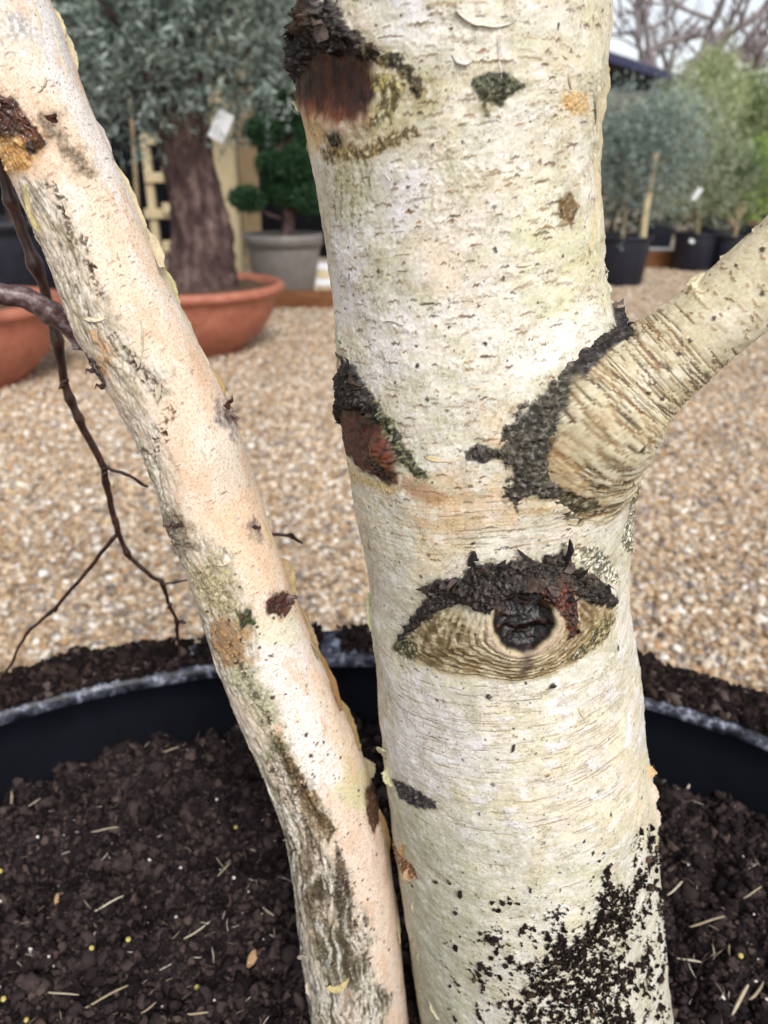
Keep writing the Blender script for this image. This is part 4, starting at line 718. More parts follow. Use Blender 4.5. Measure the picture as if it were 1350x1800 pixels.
# ---- loose bark: curls, flakes and crust shards
m_curl = mat_attr('bark_paper', .7, .2, trans=.08, scale=500, bump=.3, bdist=.0004, vary=.15)
def nrm(W, i, j):
    P = W.P; a = P[min(i+3, W.n-1), j]-P[max(i-3, 0), j]; b = P[i, min(j+3, W.nf-1)]-P[i, max(j-3, 0)]; n_ = np.cross(a, b); n_ /= np.linalg.norm(n_)+1e-12
    return n_ if n_ @ W.rad[i, j] > 0 else -n_
def curl(W, px, py, ang, ln, wd, turn=2.0, lift=.0, c_out=(226, 218, 180), c_in=None, name='bark_curl', seed=0):
    """a strip torn from the bark: rooted along one edge, rolling away from the wood. ang: way the free edge points (0 = side, 90 = down)"""
    c_in = c_in or tuple(int(.82*v+.18*u) for v, u in zip(c_out, (176, 132, 84)))
    g = np.random.default_rng(seed+int(px*3+py)); i, j = W.pt(px, py); p = W.P[i, j]; n_ = nrm(W, i, j); e1 = W.B[i]-(W.B[i]@n_)*n_; e1 /= np.linalg.norm(e1); e2 = W.T[i]-(W.T[i]@n_)*n_-(W.T[i]@e1)*e1; e2 /= np.linalg.norm(e2)
    a = math.radians(ang); out = math.cos(a)*e1+math.sin(a)*e2; along = -math.sin(a)*e1+math.cos(a)*e2; na, no = 18, 9
    wd = wd*.62; u = np.linspace(-.5, .5, na)[:, None]; v = np.linspace(0, 1, no)[None]; edge = (1-.75*np.abs(2*u)**3)*(.9+.22*fbm(u*2.2+g.uniform(0, 50), u*0, 3, 7)); tr = turn*(.7+.3*np.cos(u*3+seed)); th = tr*v*edge; rad = wd/max(turn, .3)
    P = p-.0006*n_+(lift*v+0*u)[..., None]*n_+(ln*u)[..., None]*along+(rad*np.sin(th))[..., None]*out+(rad*(1-np.cos(th)))[..., None]*n_+(.05*wd*g.normal(0, 1, (na, no)))[..., None]*n_
    t_ = .00028; V = np.concatenate([P.reshape(-1, 3), (P-t_*(np.cos(th)[..., None]*n_-np.sin(th)[..., None]*out)).reshape(-1, 3)]); q = np.arange(na-1)[:, None]*no; k = np.arange(no-1); f = np.stack([q+k, q+k+1, q+no+k+1, q+no+k], -1).reshape(-1, 4); nn = na*no
    rim = np.concatenate([np.arange(no), np.arange(1, na)*no+no-1, (na-1)*no+np.arange(no-2, -1, -1), np.arange(na-2, 0, -1)*no]); r2 = np.roll(rim, -1)
    F = np.concatenate([f, f[:, ::-1]+nn, np.stack([rim, rim+nn, r2+nn, r2], -1)])
    var = 1+.22*fbm(u*6+v*0+seed, v*3+u*0, 3, seed % 40)[..., None]; cc = np.concatenate([(lin(c_in)*var*.95).reshape(-1, 3), (lin(c_out)*var).reshape(-1, 3)])
    return mesh(name, V, F, m_curl, birch, True, cc, local=BL)
YL, CRM = (218, 210, 180), (228, 222, 204)
mm = .001
for a in (# second stem: sheet hanging along its outer edge
          (W, 140, 75, 0, 28*mm, 9*mm, 1.6, 0, YL), (W, 128, 30, 0, 20*mm, 7*mm, 1.4, 0, YL), (W, 60, 30, 10, 26*mm, 6*mm, 1.0, 0, YL), (W, 100, 100, 8, 34*mm, 6*mm, .9, 0, CRM), (W, 185, 235, 0, 30*mm, 7*mm, 1.6, 0, (200, 194, 196)), (W, 232, 360, 0, 44*mm, 8*mm, 1.8, 0, YL),
          (W, 268, 430, 0, 40*mm, 7*mm, 2.2, .002, YL), (W, 305, 500, 0, 30*mm, 12*mm, 1.0, 0, (206, 206, 160)), (W, 330, 560, 0, 38*mm, 6*mm, 1.2, 0, (196, 194, 166)), (W, 385, 675, 0, 22*mm, 6*mm, 1.8, 0, (196, 170, 110)), (W, 360, 630, 0, 30*mm, 4*mm, 1.2, 0, CRM),
          (W, 505, 1020, 0, 30*mm, 15*mm, .9, .001, (196, 176, 140)), (W, 540, 1100, 0, 44*mm, 14*mm, .8, .001, (176, 156, 122)), (W, 575, 1190, 0, 46*mm, 12*mm, .9, .001, (150, 118, 80)), (W, 610, 1270, 0, 40*mm, 11*mm, .9, .001, (160, 140, 100)), (W, 468, 940, 0, 30*mm, 5*mm, 1.5, 0, (190, 170, 120)),
          (W, 655, 1345, 20, 14*mm, 10*mm, 1.6, .002, (226, 224, 190)), (W, 675, 1470, 0, 40*mm, 10*mm, .9, .001, (196, 166, 116)), (W, 700, 1600, 0, 40*mm, 8*mm, .9, 0, (214, 206, 170)), (W, 640, 1500, 0, 20*mm, 4*mm, 1, 0, CRM),
          (W, 535, 1690, 190, 24*mm, 10*mm, 1.8, .001, (238, 226, 214)), (W, 545, 1740, 185, 16*mm, 7*mm, 1.5, 0, (236, 220, 206)), (W, 590, 1730, 60, 20*mm, 9*mm, 1.1, .001, (222, 210, 150)), (W, 610, 1745, 20, 14*mm, 6*mm, 1.4, 0, (200, 140, 100)),
          (W, 475, 1390, 185, 22*mm, 5*mm, 1.2, 0, (206, 200, 186)), (W, 503, 1480, 185, 18*mm, 5*mm, 1.6, 0, (216, 210, 196)), (W, 440, 1310, 185, 16*mm, 4*mm, 1.2, 0, (196, 190, 172)), (W, 140, 570, 200, 20*mm, 7*mm, 1.3, 0, (206, 204, 176)), (W, 165, 555, 100, 14*mm, 6*mm, 1.2, 0, (226, 224, 200)), (W, 60, 375, 190, 26*mm, 7*mm, 1.2, 0, (196, 190, 140)),
          (W, 240, 600, 30, 26*mm, 6*mm, 1.0, 0, (206, 198, 180)), (W, 270, 680, 20, 18*mm, 7*mm, 1.2, 0, (196, 190, 170)), (W, 225, 645, 200, 20*mm, 6*mm, 1.2, 0, (186, 178, 156)), (W, 255, 770, 185, 26*mm, 6*mm, 1.4, 0, (176, 150, 110)), (W, 350, 800, 0, 18*mm, 4*mm, .8, 0, (224, 214, 200)), (W, 400, 985, 80, 12*mm, 5*mm, 1.0, 0, (214, 206, 180)),
          (W, 70, 150, 60, 10*mm, 5*mm, 1.4, 0, (200, 190, 170)), (W, 150, 470, 190, 18*mm, 4*mm, 1, 0, (206, 200, 190)), (W, 290, 840, 190, 16*mm, 4*mm, 1.3, 0, (196, 184, 160)), (W, 370, 1180, 185, 24*mm, 4*mm, 1.2, 0, (226, 216, 196)), (W, 400, 1250, 185, 22*mm, 4*mm, 1.2, 0, (226, 216, 196)),
          # trunk
          (T, 1062, 170, 0, 26*mm, 7*mm, .8, .001, (228, 222, 190)), (T, 1050, 260, 0, 50*mm, 7*mm, .7, .001, (222, 216, 190)), (T, 1047, 350, 0, 36*mm, 6*mm, .7, .001, (214, 206, 176)), (T, 1035, 400, 10, 20*mm, 6*mm, .6, .001, (206, 198, 166)), (T, 1068, 55, 0, 20*mm, 5*mm, 1.0, 0, CRM),
          (T, 1066, 470, 0, 10*mm, 5*mm, 1.5, 0, (214, 220, 196)), (T, 1070, 500, 0, 12*mm, 6*mm, 1.5, 0, (214, 220, 196)), (T, 1068, 440, 0, 9*mm, 4*mm, 1.5, 0, (224, 224, 204)), (T, 1074, 525, 10, 11*mm, 5*mm, 1.7, 0, (206, 214, 186)),
          (T, 585, 590, 195, 18*mm, 8*mm, 1.0, .001, (214, 222, 194)), (T, 588, 625, 170, 20*mm, 6*mm, 1.2, 0, (206, 206, 170)), (T, 592, 655, 185, 16*mm, 5*mm, 1.4, 0, (196, 186, 150)), (T, 535, 195, 190, 13*mm, 10*mm, .9, .002, (232, 228, 184)), (T, 538, 262, 190, 14*mm, 5*mm, 1.2, 0, (186, 168, 128)),
          (T, 655, 1075, 185, 22*mm, 7*mm, .9, .001, (216, 222, 178)), (T, 662, 1140, 185, 16*mm, 5*mm, 1.2, 0, (226, 224, 200)), (T, 652, 965, 185, 14*mm, 4*mm, 1.2, 0, (150, 126, 96)), (T, 680, 1330, 190, 16*mm, 13*mm, 1.0, .002, (226, 222, 186)), (T, 688, 1365, 160, 12*mm, 11*mm, 1.1, .002, (216, 214, 172)),
          (T, 710, 1500, 200, 16*mm, 8*mm, 1.6, .001, (190, 150, 110)), (T, 722, 1540, 195, 12*mm, 9*mm, 1.8, .001, (206, 170, 130)), (T, 730, 1600, 190, 20*mm, 6*mm, 1.2, 0, (206, 200, 170)), (T, 742, 1690, 190, 22*mm, 6*mm, 1.2, 0, (196, 192, 160)), (T, 770, 1780, 120, 16*mm, 8*mm, 1.2, 0, (222, 216, 186)),
          (T, 1140, 1360, 10, 9*mm, 10*mm, 2.2, .001, (214, 190, 150)), (T, 1145, 1395, 20, 13*mm, 9*mm, 2.0, .001, (220, 206, 196)), (T, 1150, 1440, 15, 14*mm, 8*mm, 2.2, .001, (216, 206, 196)), (T, 1150, 1480, 0, 20*mm, 4*mm, 1.4, 0, (220, 214, 200)), (T, 1160, 1560, 0, 30*mm, 4*mm, 1.0, 0, (220, 212, 196)), (T, 1130, 1250, 0, 18*mm, 3*mm, 1.2, 0, CRM),
          (T, 855, 25, 100, 22*mm, 8*mm, .8, .001, (224, 226, 220)), (T, 812, 95, 100, 8*mm, 6*mm, .9, .001, (216, 222, 222)), (T, 690, 305, 150, 10*mm, 4*mm, 1.0, 0, (230, 226, 216)), (T, 1110, 960, 0, 16*mm, 4*mm, 1.3, 0, (206, 200, 180)), (T, 1106, 890, 0, 18*mm, 4*mm, 1.3, 0, (196, 190, 166)), (T, 940, 560, 95, 24*mm, 4*mm, .6, 0, (236, 232, 214)), (T, 780, 800, 95, 18*mm, 5*mm, .8, 0, (222, 206, 170)),
          (T, 595, 815, 185, 12*mm, 5*mm, 1.4, 0, (150, 106, 76)), (T, 835, 992, 250, 14*mm, 4*mm, 1.0, 0, (226, 224, 210)),
          (B, 1225, 490, 270, 12*mm, 9*mm, .7, .002, (230, 222, 190)), (B, 1275, 452, 275, 9*mm, 4*mm, 1.4, 0, (226, 220, 196)), (B, 1330, 400, 275, 11*mm, 4*mm, 1.2, 0, (226, 220, 196))):
    curl(*a)
fr_ = np.random.default_rng(77)
for q in range(46):
    px, py = fr_.uniform(580, 1090), fr_.uniform(20, 700) if q < 30 else fr_.uniform(1180, 1520)
    ii_, jj_ = T.pt(px, py)
    if T.dark[ii_, jj_] > .2: continue
    curl(T, px, py, fr_.choice([90, 100, 80, 20, 160, 270]), fr_.uniform(5, 17)*mm, fr_.uniform(3, 7)*mm, fr_.uniform(.5, 1.1), 0, [(226, 222, 208), (216, 208, 186), (232, 230, 228), (206, 198, 172)][q % 4], None, 'bark_flake', q)
for q in range(26):
    py = fr_.uniform(60, 1500); px = np.interp(py, [0, 400, 800, 1200, 1500], [30, 160, 350, 500, 600])+fr_.normal(0, 45)
    curl(W, px, py, fr_.choice([0, 180, 90, 60]), fr_.uniform(5, 15)*mm, fr_.uniform(2.5, 6)*mm, fr_.uniform(.6, 1.3), 0, [(226, 214, 196), (214, 198, 176), (230, 226, 222), (190, 178, 156)][q % 4], None, 'bark_flake', q+90)
def shard(W, px, py, ln, wd, up, c, lean=0., seed=0, name='bark_shard'):
    """a jagged splinter of dead bark standing off the crust"""
    g = np.random.default_rng(seed*31+int(px+py)); i, j = W.pt(px, py); p = W.P[i, j]; n_ = nrm(W, i, j); e1 = W.B[i]; e2 = -W.T[i]*(1 if W.T[i][2] < 0 else -1); d = math.cos(lean)*e2+math.sin(lean)*e1; d = d*(1-up)+n_*up; d /= np.linalg.norm(d); s_ = np.cross(d, n_+.01); s_ /= np.linalg.norm(s_); h_ = np.cross(s_, d)
    k = 5; V = []
    for q in range(k):
        f = q/(k-1); wq = wd*(1-f)**.7*(.8+.5*g.random())+.0002; c_ = p-.002*n_+d*ln*f+s_*wd*.5*g.normal()*f+h_*.25*wd*g.normal()
        for an in (0, 1.57, 3.14, 4.71): V.append(c_+s_*wq*math.cos(an)*(.8+.4*g.random())+h_*wq*.55*math.sin(an))
    V = np.array(V); i_ = np.arange(k-1)[:, None]*4; j_ = np.arange(4); k_ = (j_+1) % 4; F = [np.stack([i_+j_, i_+k_, i_+4+k_, i_+4+j_], -1).reshape(-1, 4), np.array([[16, 17, 18, 19]])]
    cc = lin(c)*g.uniform(.7, 1.3, (len(V), 1)); return mesh(name, V, F, m_crust, birch, False, cc, local=BL)
m_crust = mat_attr('dead_bark', .6, .35, scale=400, bump=.6, bdist=.001, vary=.3)
for q, (px, py, ln, wd, up, le) in enumerate(((832, 990, 9, 3, .45, -.5), (850, 1000, 7, 3.5, .5, .2), (880, 1000, 8, 4, .5, .1), (905, 1000, 7, 3.5, .55, -.2), (945, 990, 13, 1.6, .3, -1.0), (960, 985, 8, 3, .5, .1), (988, 985, 17, 2.2, .3, .1), (990, 1005, 9, 4, .5, .2), (1010, 1010, 9, 3.5, .5, .5), (1030, 1020, 7, 3, .5, .7), (1060, 1040, 7, 3, .5, .9), (800, 1030, 8, 3, .5, -.6), (775, 1035, 7, 2.6, .5, -.8), (752, 1035, 6, 2.5, .5, -.7),
                                              (930, 1035, 8, 4, .7, .1), (960, 1035, 7, 4, .7, .3), (985, 1045, 8, 3.5, .7, .6), (870, 1050, 7, 3, .7, -.2), (998, 1100, 5, 3, .7, 1.4), (990, 1080, 6, 3, .7, 1.0), (540, 70, 7, 4, .7, -.5), (530, 120, 7, 4, .7, -1.2), (525, 140, 6, 3, .7, -1.4), (580, 60, 8, 4, .6, .2), (610, 75, 7, 3, .6, .4), (560, 20, 9, 3, .6, 0), (575, 10, 7, 3, .6, .3), (650, 100, 8, 3, .5, .5), (590, 250, 5, 3, .8, .2), (605, 640, 9, 3, .5, -.2), (622, 648, 8, 2.5, .5, .3), (595, 680, 6, 3, .7, -.9), (590, 710, 6, 3, .7, -1.2), (635, 670, 7, 3, .6, .5),
                                              (660, 715, 6, 3, .6, .5), (1105, 540, 9, 4, .5, .5), (1120, 550, 9, 3, .5, .8), (1090, 560, 9, 4, .55, .2), (1075, 585, 8, 4, .6, .3), (1115, 565, 7, 3, .6, 1.2), (1050, 612, 7, 4, .6, .3), (720, 1395, 5, 3, .6, -.4), (745, 1405, 5, 3, .6, .2))):
    shard(T, px, py, ln*mm, wd*mm, up, [(40, 32, 30), (66, 52, 46), (30, 25, 25), (84, 72, 66)][q % 4], le, q)
for q, (px, py, ln, wd, up, le) in enumerate(((490, 1052, 8, 5, .8, .5), (505, 1052, 9, 4, .7, 1.2), (480, 1065, 6, 4, .8, 0), (500, 1070, 6, 4, .8, 2), (300, 920, 7, 4, .8, -.5), (315, 925, 6, 4, .8, .5), (400, 715, 9, 4, .7, .8), (405, 735, 7, 4, .7, 1.5), (448, 925, 5, 3, .8, .5), (430, 1085, 5, 4, .8, 0), (20, 190, 6, 2.5, .7, -.6), (50, 225, 6, 2.2, .7, .3), (5, 215, 6, 2.5, .7, -1), (90, 215, 7, 3, .6, .5), (165, 655, 7, 4, .7, -1.3), (175, 680, 7, 4, .7, -1.5))):
    shard(W, px, py, ln*mm, wd*mm, up, [(78, 50, 42), (110, 92, 86), (60, 40, 34)][q % 3] if py > 240 else (70, 38, 28), le, q+60)

# ---- twigs
m_twig = mat_noise('twig_bark', (34, 20, 18), (88, 58, 50), 160, .38, .3, .5, mid=(54, 32, 28), bdist=.0006)
def limb_px(pts, Y0, Y1, r0, r1, seed=0, n=60, knots=6):
    g = np.random.default_rng(seed); p = np.array(pts, float); P = at(p[:, 0], p[:, 1], np.linspace(Y0, Y1, len(p))); P = catmull(P, n); R = np.linspace(r0, r1, n)
    P += np.c_[fbm(np.arange(n)*.17, np.zeros(n), 2, seed), np.zeros(n), fbm(np.arange(n)*.17+40, np.zeros(n), 2, seed)]*.0011
    for k in range(knots): c = g.uniform(.05, .95)*n; R = R*(1+g.uniform(.2, .55)*np.exp(-((np.arange(n)-c)/1.1)**2))
    return tube(P, R, 8)
def bud(px, py, Y, an, ln=.006, wd=.0017):
    p = at(px, py, Y); d = np.array([math.cos(an), -.2, -math.sin(an)]); t = np.linspace(-.15, 1, 6)[:, None]; return tube(p+d*ln*t, wd*np.array([.7, 1, .95, .75, .45, .06]), 6)
tw = [limb_px([(-8, 250), (12, 330), (45, 420), (85, 530), (105, 630), (118, 690), (150, 760), (182, 820)], .475, .50, .0036, .0024, 1, 70, 7), limb_px([(182, 820), (192, 875), (207, 935)], .50, .51, .0024, .0022, 2, 24, 2), limb_px([(207, 935), (225, 975), (262, 1010), (285, 1026), (296, 1060), (310, 1090), (312, 1125), (318, 1170)], .51, .53, .0019, .0010, 3, 60, 8),
      limb_px([(207, 935), (160, 995), (100, 1065), (50, 1110), (20, 1165), (-30, 1235)], .51, .54, .0017, .0009, 4, 60, 7), limb_px([(182, 820), (215, 832), (262, 856)], .50, .505, .0012, .0009, 5, 20, 2), limb_px([(285, 1026), (305, 1025), (335, 1020)], .517, .52, .0009, .0007, 6, 14, 1),
      bud(118, 668, .49, 2.6), bud(112, 675, .49, 2.4, .005), bud(300, 1062, .52, 2.2, .005), bud(318, 1092, .525, .3, .005), bud(308, 1122, .525, 2.4, .005), bud(100, 1068, .525, 2.0, .005, .0013), bud(186, 830, .50, 2.2, .005)]
V, F = merge(tw); o = mesh('twig', V, F, m_twig, birch, local=BL); o['label'] = 'thin dark forked twig hanging down beside the stem'
m_twig2 = mat_noise('grey_twig_bark', (48, 34, 36), (150, 136, 138), 120, .42, .3, .5, mid=(84, 62, 62), bdist=.0006)
V, F = merge([limb_px([(-70, 545), (-20, 520), (20, 518), (62, 533), (105, 560), (135, 585), (150, 600)], .425, .448, .0056, .0064, 11, 50, 5), limb_px([(110, 560), (122, 548), (128, 535)], .44, .445, .004, .003, 12, 12, 1)])
o = mesh('twig', V, F, m_twig2, birch, local=BL); o['label'] = 'stouter grey-brown twig leaving the stem'
V, F = merge([limb_px([(-70, 120), (-30, 150), (5, 185), (40, 225)], .415, .44, .0075, .0105, 13, 30, 4)]); o = mesh('branch_stub', V, F, m_twig, birch, local=BL); o['label'] = 'dark wet broken side shoot'
V, F = merge([limb_px([(440, 935), (490, 940), (512, 942), (530, 955)], .48, .52, .0014, .0009, 14, 20, 3), limb_px([(500, 941), (516, 940)], .50, .505, .001, .0008, 15, 8, 1)]); mesh('twig', V, F, m_twig, birch, local=BL)

# ---- soil clinging to the bark
ii, jj = np.where(SOILMASK > .6); k = rng.choice(len(ii), 4200); P = T.P[ii[k], jj[k]]; sz = np.exp(rng.normal(np.log(.0011), .45, len(k))).clip(.0005, .0034)
ic = lin(np.array([(22, 17, 16), (38, 29, 26), (56, 43, 36), (84, 66, 52)]))[rng.choice(4, len(k), p=[.4, .35, .2, .05])]
tag(scatter('clinging_soil', P+T.rad[ii[k], jj[k]]*.0004, sz[:, None]*rng.uniform(.5, 1.6, (len(k), 3)), rng.random((len(k), 3))*6.28, ic, m_crumb, amp=.62, subdiv=2, nvar=4, nscale=2.2), 'damp black soil splashed on the foot of the birch trunk', 'soil', kind='stuff')
# ------------------------------------------------------------------ the nursery behind
def Xa(px, Y, z=0.): return (px-675)/FPX*(Y*CP-(z-CAM[2])*SP)
def Za(py, Y): return float(at(675, py, Y)[2])
m_terra = mat_noise('terracotta', (148, 88, 68), (180, 114, 92), 14, .55, .08, .35, bdist=.003)
m_bsoil = mat_noise('dry_soil', (52, 40, 32), (116, 94, 76), 60, .95, .8, .1, bdist=.01)
m_grey = mat_noise('grey_plastic', (112, 106, 102), (128, 122, 118), 12, .5, .04)
m_blk = mat_noise('nursery_pot_plastic', (20, 21, 30), (34, 36, 50), 12, .5, .04)
m_wood = mat_noise('pale_softwood', (186, 168, 130), (216, 200, 166), 9, .75, .15, .2, stretch=(6, 6, .6))
m_sleep = mat_noise('weathered_sleeper', (88, 56, 36), (140, 96, 64), 7, .85, .4, .15, stretch=(.6, 6, 6))
m_dark = mat_noise('dark_boards', (9, 10, 14), (16, 17, 22), 8, .8, .1, .1)  # near-black base colour for the shed's boards and body
m_olivebark = mat_noise('olive_bark', (48, 36, 36), (124, 104, 98), 9, .9, .8, .15, bdist=.03, stretch=(2, 2, .8), mid=(80, 64, 62))
m_palebark = mat_noise('young_bark', (128, 112, 88), (176, 158, 128), 20, .85, .5, .15, bdist=.01)
m_leaf = mat_attr('leaf', .55, .35, trans=.15, bump=0, vary=.1, scale=30)
m_tag = mat_noise('white_label', (222, 224, 230), (238, 240, 244), 30, .4, .0)
m_greybark = mat_noise('grey_bark', (104, 96, 98), (150, 140, 138), 6, .9, .4, .1, bdist=.02)
def sprays(starts, dirs, lens, per, ll, lw, pal, seed=0, droop=.0, spread=.9):
    """leafy shoots: narrow leaves set along each shoot"""
    g = np.random.default_rng(seed); n = len(starts); t = np.linspace(.08, 1, per)[None, :, None]
    dirs = dirs/np.linalg.norm(dirs, axis=1, keepdims=True); P = starts[:, None]+dirs[:, None]*lens[:, None, None]*t; P[..., 2] -= droop*(t[..., 0]**2)*lens[:, None]
    P = P.reshape(-1, 3); D = np.repeat(dirs, per, 0)+g.normal(0, spread, (n*per, 3)); D /= np.linalg.norm(D, axis=1, keepdims=True); s = np.cross(D, g.normal(0, 1, D.shape)); s /= np.linalg.norm(s, axis=1, keepdims=True)
    L = ll*g.uniform(.6, 1.25, (len(P), 1)); w_ = lw*g.uniform(.7, 1.2, (len(P), 1)); V = np.stack([P, P+D*L*.45+s*w_/2, P+D*L, P+D*L*.45-s*w_/2], 1).reshape(-1, 3)
    F = np.arange(len(P)*4).reshape(-1, 4); pal = lin(np.array(pal)); pk = g.choice(len(pal), len(P)); c = np.repeat(pal[pk]*g.uniform(.75, 1.2, (len(P), 1)), 4, 0)
    return V, F, c
OLIVE = [(126, 142, 134), (148, 162, 154), (104, 120, 112), (174, 186, 178), (86, 102, 94)]
PALEOLIVE = [(146, 156, 124), (168, 176, 146), (124, 138, 106), (186, 192, 166)]
def crown(name, parent, blobs, nsh, per, ll, lw, pal, seed, up=.5, loc=None, ln=(.15, .35)):
    g = np.random.default_rng(seed); bl = np.array(blobs, float); vol = bl[:, 3]*bl[:, 4]; k = g.choice(len(bl), nsh, p=vol/vol.sum()); u = g.normal(0, 1, (nsh, 3)); u /= np.linalg.norm(u, axis=1, keepdims=True); rr_ = g.random(nsh)**.45
    st = bl[k, :3]+u*rr_[:, None]*np.stack([bl[k, 3], bl[k, 3], bl[k, 4]], -1)*.92; d = u*.8+np.array([0, 0, up])+g.normal(0, .35, (nsh, 3))
    V, F, c = sprays(st, d, g.uniform(*ln, nsh), per, ll, lw, pal, seed+1)
    return mesh(name, V, F, m_leaf, parent, False, c, local=loc)
def skeleton(base, top, blobs, r0, seed, nb=10, fork=.5):
    g = np.random.default_rng(seed); parts = []; base = np.array(base); top = np.array(top); mid = (base+top)/2+g.normal(0, .03, 3)*np.linalg.norm(top-base); parts.append(tube(catmull([base, mid, top], 16), np.linspace(r0, r0*.6, 16), 9))
    for k in range(nb):
        b = np.array(blobs[k % len(blobs)][:3])+g.normal(0, .4, 3)*blobs[k % len(blobs)][3]; s_ = base+(top-base)*g.uniform(fork, 1); parts.append(tube(catmull([s_, (s_+b)/2+g.normal(0, .06, 3), b], 10), np.linspace(r0*.42, r0*.08, 10), 6))
    return merge(parts)
def gnarled(cx, cy, z0, z1, r0, seed, lean=(0, 0)):
    z = np.linspace(0, 1, 46); a = np.arange(44)/44*2*np.pi; A, Z = np.meshgrid(a, z); tw_ = A+Z*1.6; rad = r0*(1.05-.35*Z+.55*np.exp(-Z*9)+.12*np.exp(-((1-Z)*5)**2)); x, y = np.cos(tw_)*1.6, np.sin(tw_)*1.6
    rad = rad*(1+.22*fbm(x+Z*2, y+3, 3, seed)+.16*np.abs(fbm(x*3+Z*3, y*3+Z, 3, seed+3))+.05*fbm(x*9+Z*9, y*9, 2, seed+5))
    V = np.stack([cx+rad*np.cos(A)+lean[0]*Z+.05*np.sin(Z*5), cy+rad*np.sin(A)+lean[1]*Z, z0+(z1-z0)*Z], -1).reshape(-1, 3); i = np.arange(45)[:, None]*44; j = np.arange(44); k = (j+1) % 44
    return V, np.stack([i+j, i+k, i+44+k, i+44+j], -1).reshape(-1, 4)
def soil_disc(r, z, seed):
    a = np.arange(40)/40*2*np.pi; rr_ = np.linspace(0, r, 10); A, R_ = np.meshgrid(a, rr_); x, y = R_*np.cos(A), R_*np.sin(A); V = np.stack([x, y, z+.025*fbm(x*7, y*7, 3, seed)+.03*(1-R_/r)], -1).reshape(-1, 3); i = np.arange(9)[:, None]*40; j = np.arange(40); k = (j+1) % 40
    return V, np.stack([i+j, i+k, i+40+k, i+40+j], -1).reshape(-1, 4)
def bowl(px, Y, R_, H_, label, seed):
    x = Xa(px, Y, H_); e = empty('terracotta_bowl', (x, Y, 0)); tag(e, label, 'plant bowl')
    pr = [(.0, .01), (.50*R_, .0), (.52*R_, .05*H_), (.56*R_, .10*H_), (.74*R_, .30*H_), (.86*R_, .55*H_), (.91*R_, .80*H_), (.92*R_, .86*H_)]
    V, F = lathe(pr, 64); mesh('bowl_body', V, F, m_terra, e)
    rm = [(.915*R_, .855*H_), (.97*R_, .86*H_), (1.0*R_, .89*H_), (1.0*R_, .95*H_), (.98*R_, .99*H_), (.94*R_, 1.0*H_), (.90*R_, .98*H_), (.88*R_, .90*H_), (.86*R_, .7*H_)]
    V, F = lathe(rm, 64); mesh('rim', V, F, m_terra, e); V, F = soil_disc(.885*R_, .90*H_, seed); mesh('soil', V, F, m_bsoil, e); return e, x
def tub(px, Y, R_, H_, label, mat, seed, taper=.78, name='plant_pot', rim=.12, z0=0., soil=True, group=None):
    x = Xa(px, Y, z0+H_); e = empty(name, (x, Y, z0)); tag(e, label, 'plant pot', group)
    pr = [(.0, .005), (taper*R_, .0), (taper*R_+.01, .01), (.965*R_, H_*(1-rim)), (.965*R_, H_*(1-rim)+.003)]; V, F = lathe(pr, 48); mesh('pot_body', V, F, mat, e)
    rm = [(.96*R_, H_*(1-rim)), (1.02*R_, H_*(1-rim)), (1.04*R_, H_*.985), (1.02*R_, H_), (.985*R_, H_), (.97*R_, H_*.97), (.93*R_, H_*.7)]; V, F = lathe(rm, 48); mesh('rim', V, F, mat, e)
    if soil: V, F = soil_disc(.972*R_, H_*.90, seed); mesh('soil', V, F, m_bsoil, e)
    return e, x

# old olive in the terracotta bowl
b1_, bx = bowl(334, 5.1, .60, .43, 'wide terracotta bowl with rolled rim under the old thick-trunked olive', 201)
st_ = lathe([(.0, 0), (.022, .001), (.024, .004), (.0, .006)], 12)
ol = empty('olive_tree', (bx, 5.1, .36)); tag(ol, 'old olive tree with thick gnarled brown trunk and silvery crown in a terracotta bowl', 'tree'); OB = (bx, 5.1, .36)
V, F = gnarled(bx+.04, 5.1, .36, 1.40, .175, 214, (.06, 0)); mesh('trunk', V, F, m_olivebark, ol, local=OB)
blobs = [(bx-.35, 5.0, 1.95, .50, .50), (bx+.30, 5.1, 1.90, .48, .48), (bx, 5.2, 2.35, .6, .5), (bx-.10, 4.75, 1.75, .42, .34), (bx+.05, 5.3, 1.62, .45, .28), (bx+.55, 5.0, 2.2, .45, .5), (bx-.62, 5.1, 2.25, .45, .5), (bx-.35, 5.15, 1.50, .38, .22), (bx+.42, 5.25, 1.55, .30, .2), (bx-.1, 4.85, 1.46, .35, .2), (bx-.55, 4.9, 1.75, .4, .4), (bx+.6, 4.9, 1.8, .4, .35), (bx+.2, 4.7, 2.1, .5, .5)]
crown('crown', ol, blobs, 2300, 13, .060, .015, OLIVE, 211, .35, OB)
V, F = skeleton((bx, 5.1, 1.25), (bx, 5.1, 1.7), blobs, .09, 212, 14, .2); mesh('limb', V, F, m_olivebark, ol, local=OB)
V, F = box(-.045, .045, -.004, .004, -.08, .08, .002); o = mesh('label_tag', V, F, m_tag, None, False); o.location = (Xa(388, 4.85, 1.32), 4.85, Za(222, 4.85)); o.rotation_euler = (.2, .5, .3); tag(o, 'white plastic label hanging below the silvery crown of the old olive', 'label')
o2 = empty('olive_tree', (Xa(490, 7.6, .4), 7.9, 0)); tag(o2, 'pale grey-green olive behind the old olive, above the clipped juniper', 'tree'); xb = Xa(505, 7.9, 2)
bl2 = [(xb-.2, 7.9, 2.25, .6, .45), (xb+.4, 8, 2.5, .7, .6), (xb-.6, 8, 2.7, .6, .5), (xb+.1, 7.9, 3.0, .8, .5), (xb+.9, 8, 2.2, .5, .5)]
crown('crown', o2, bl2, 900, 11, .075, .018, [(146, 158, 142), (166, 176, 162), (120, 134, 118), (186, 192, 182)], 213, .4, tuple(o2.location))
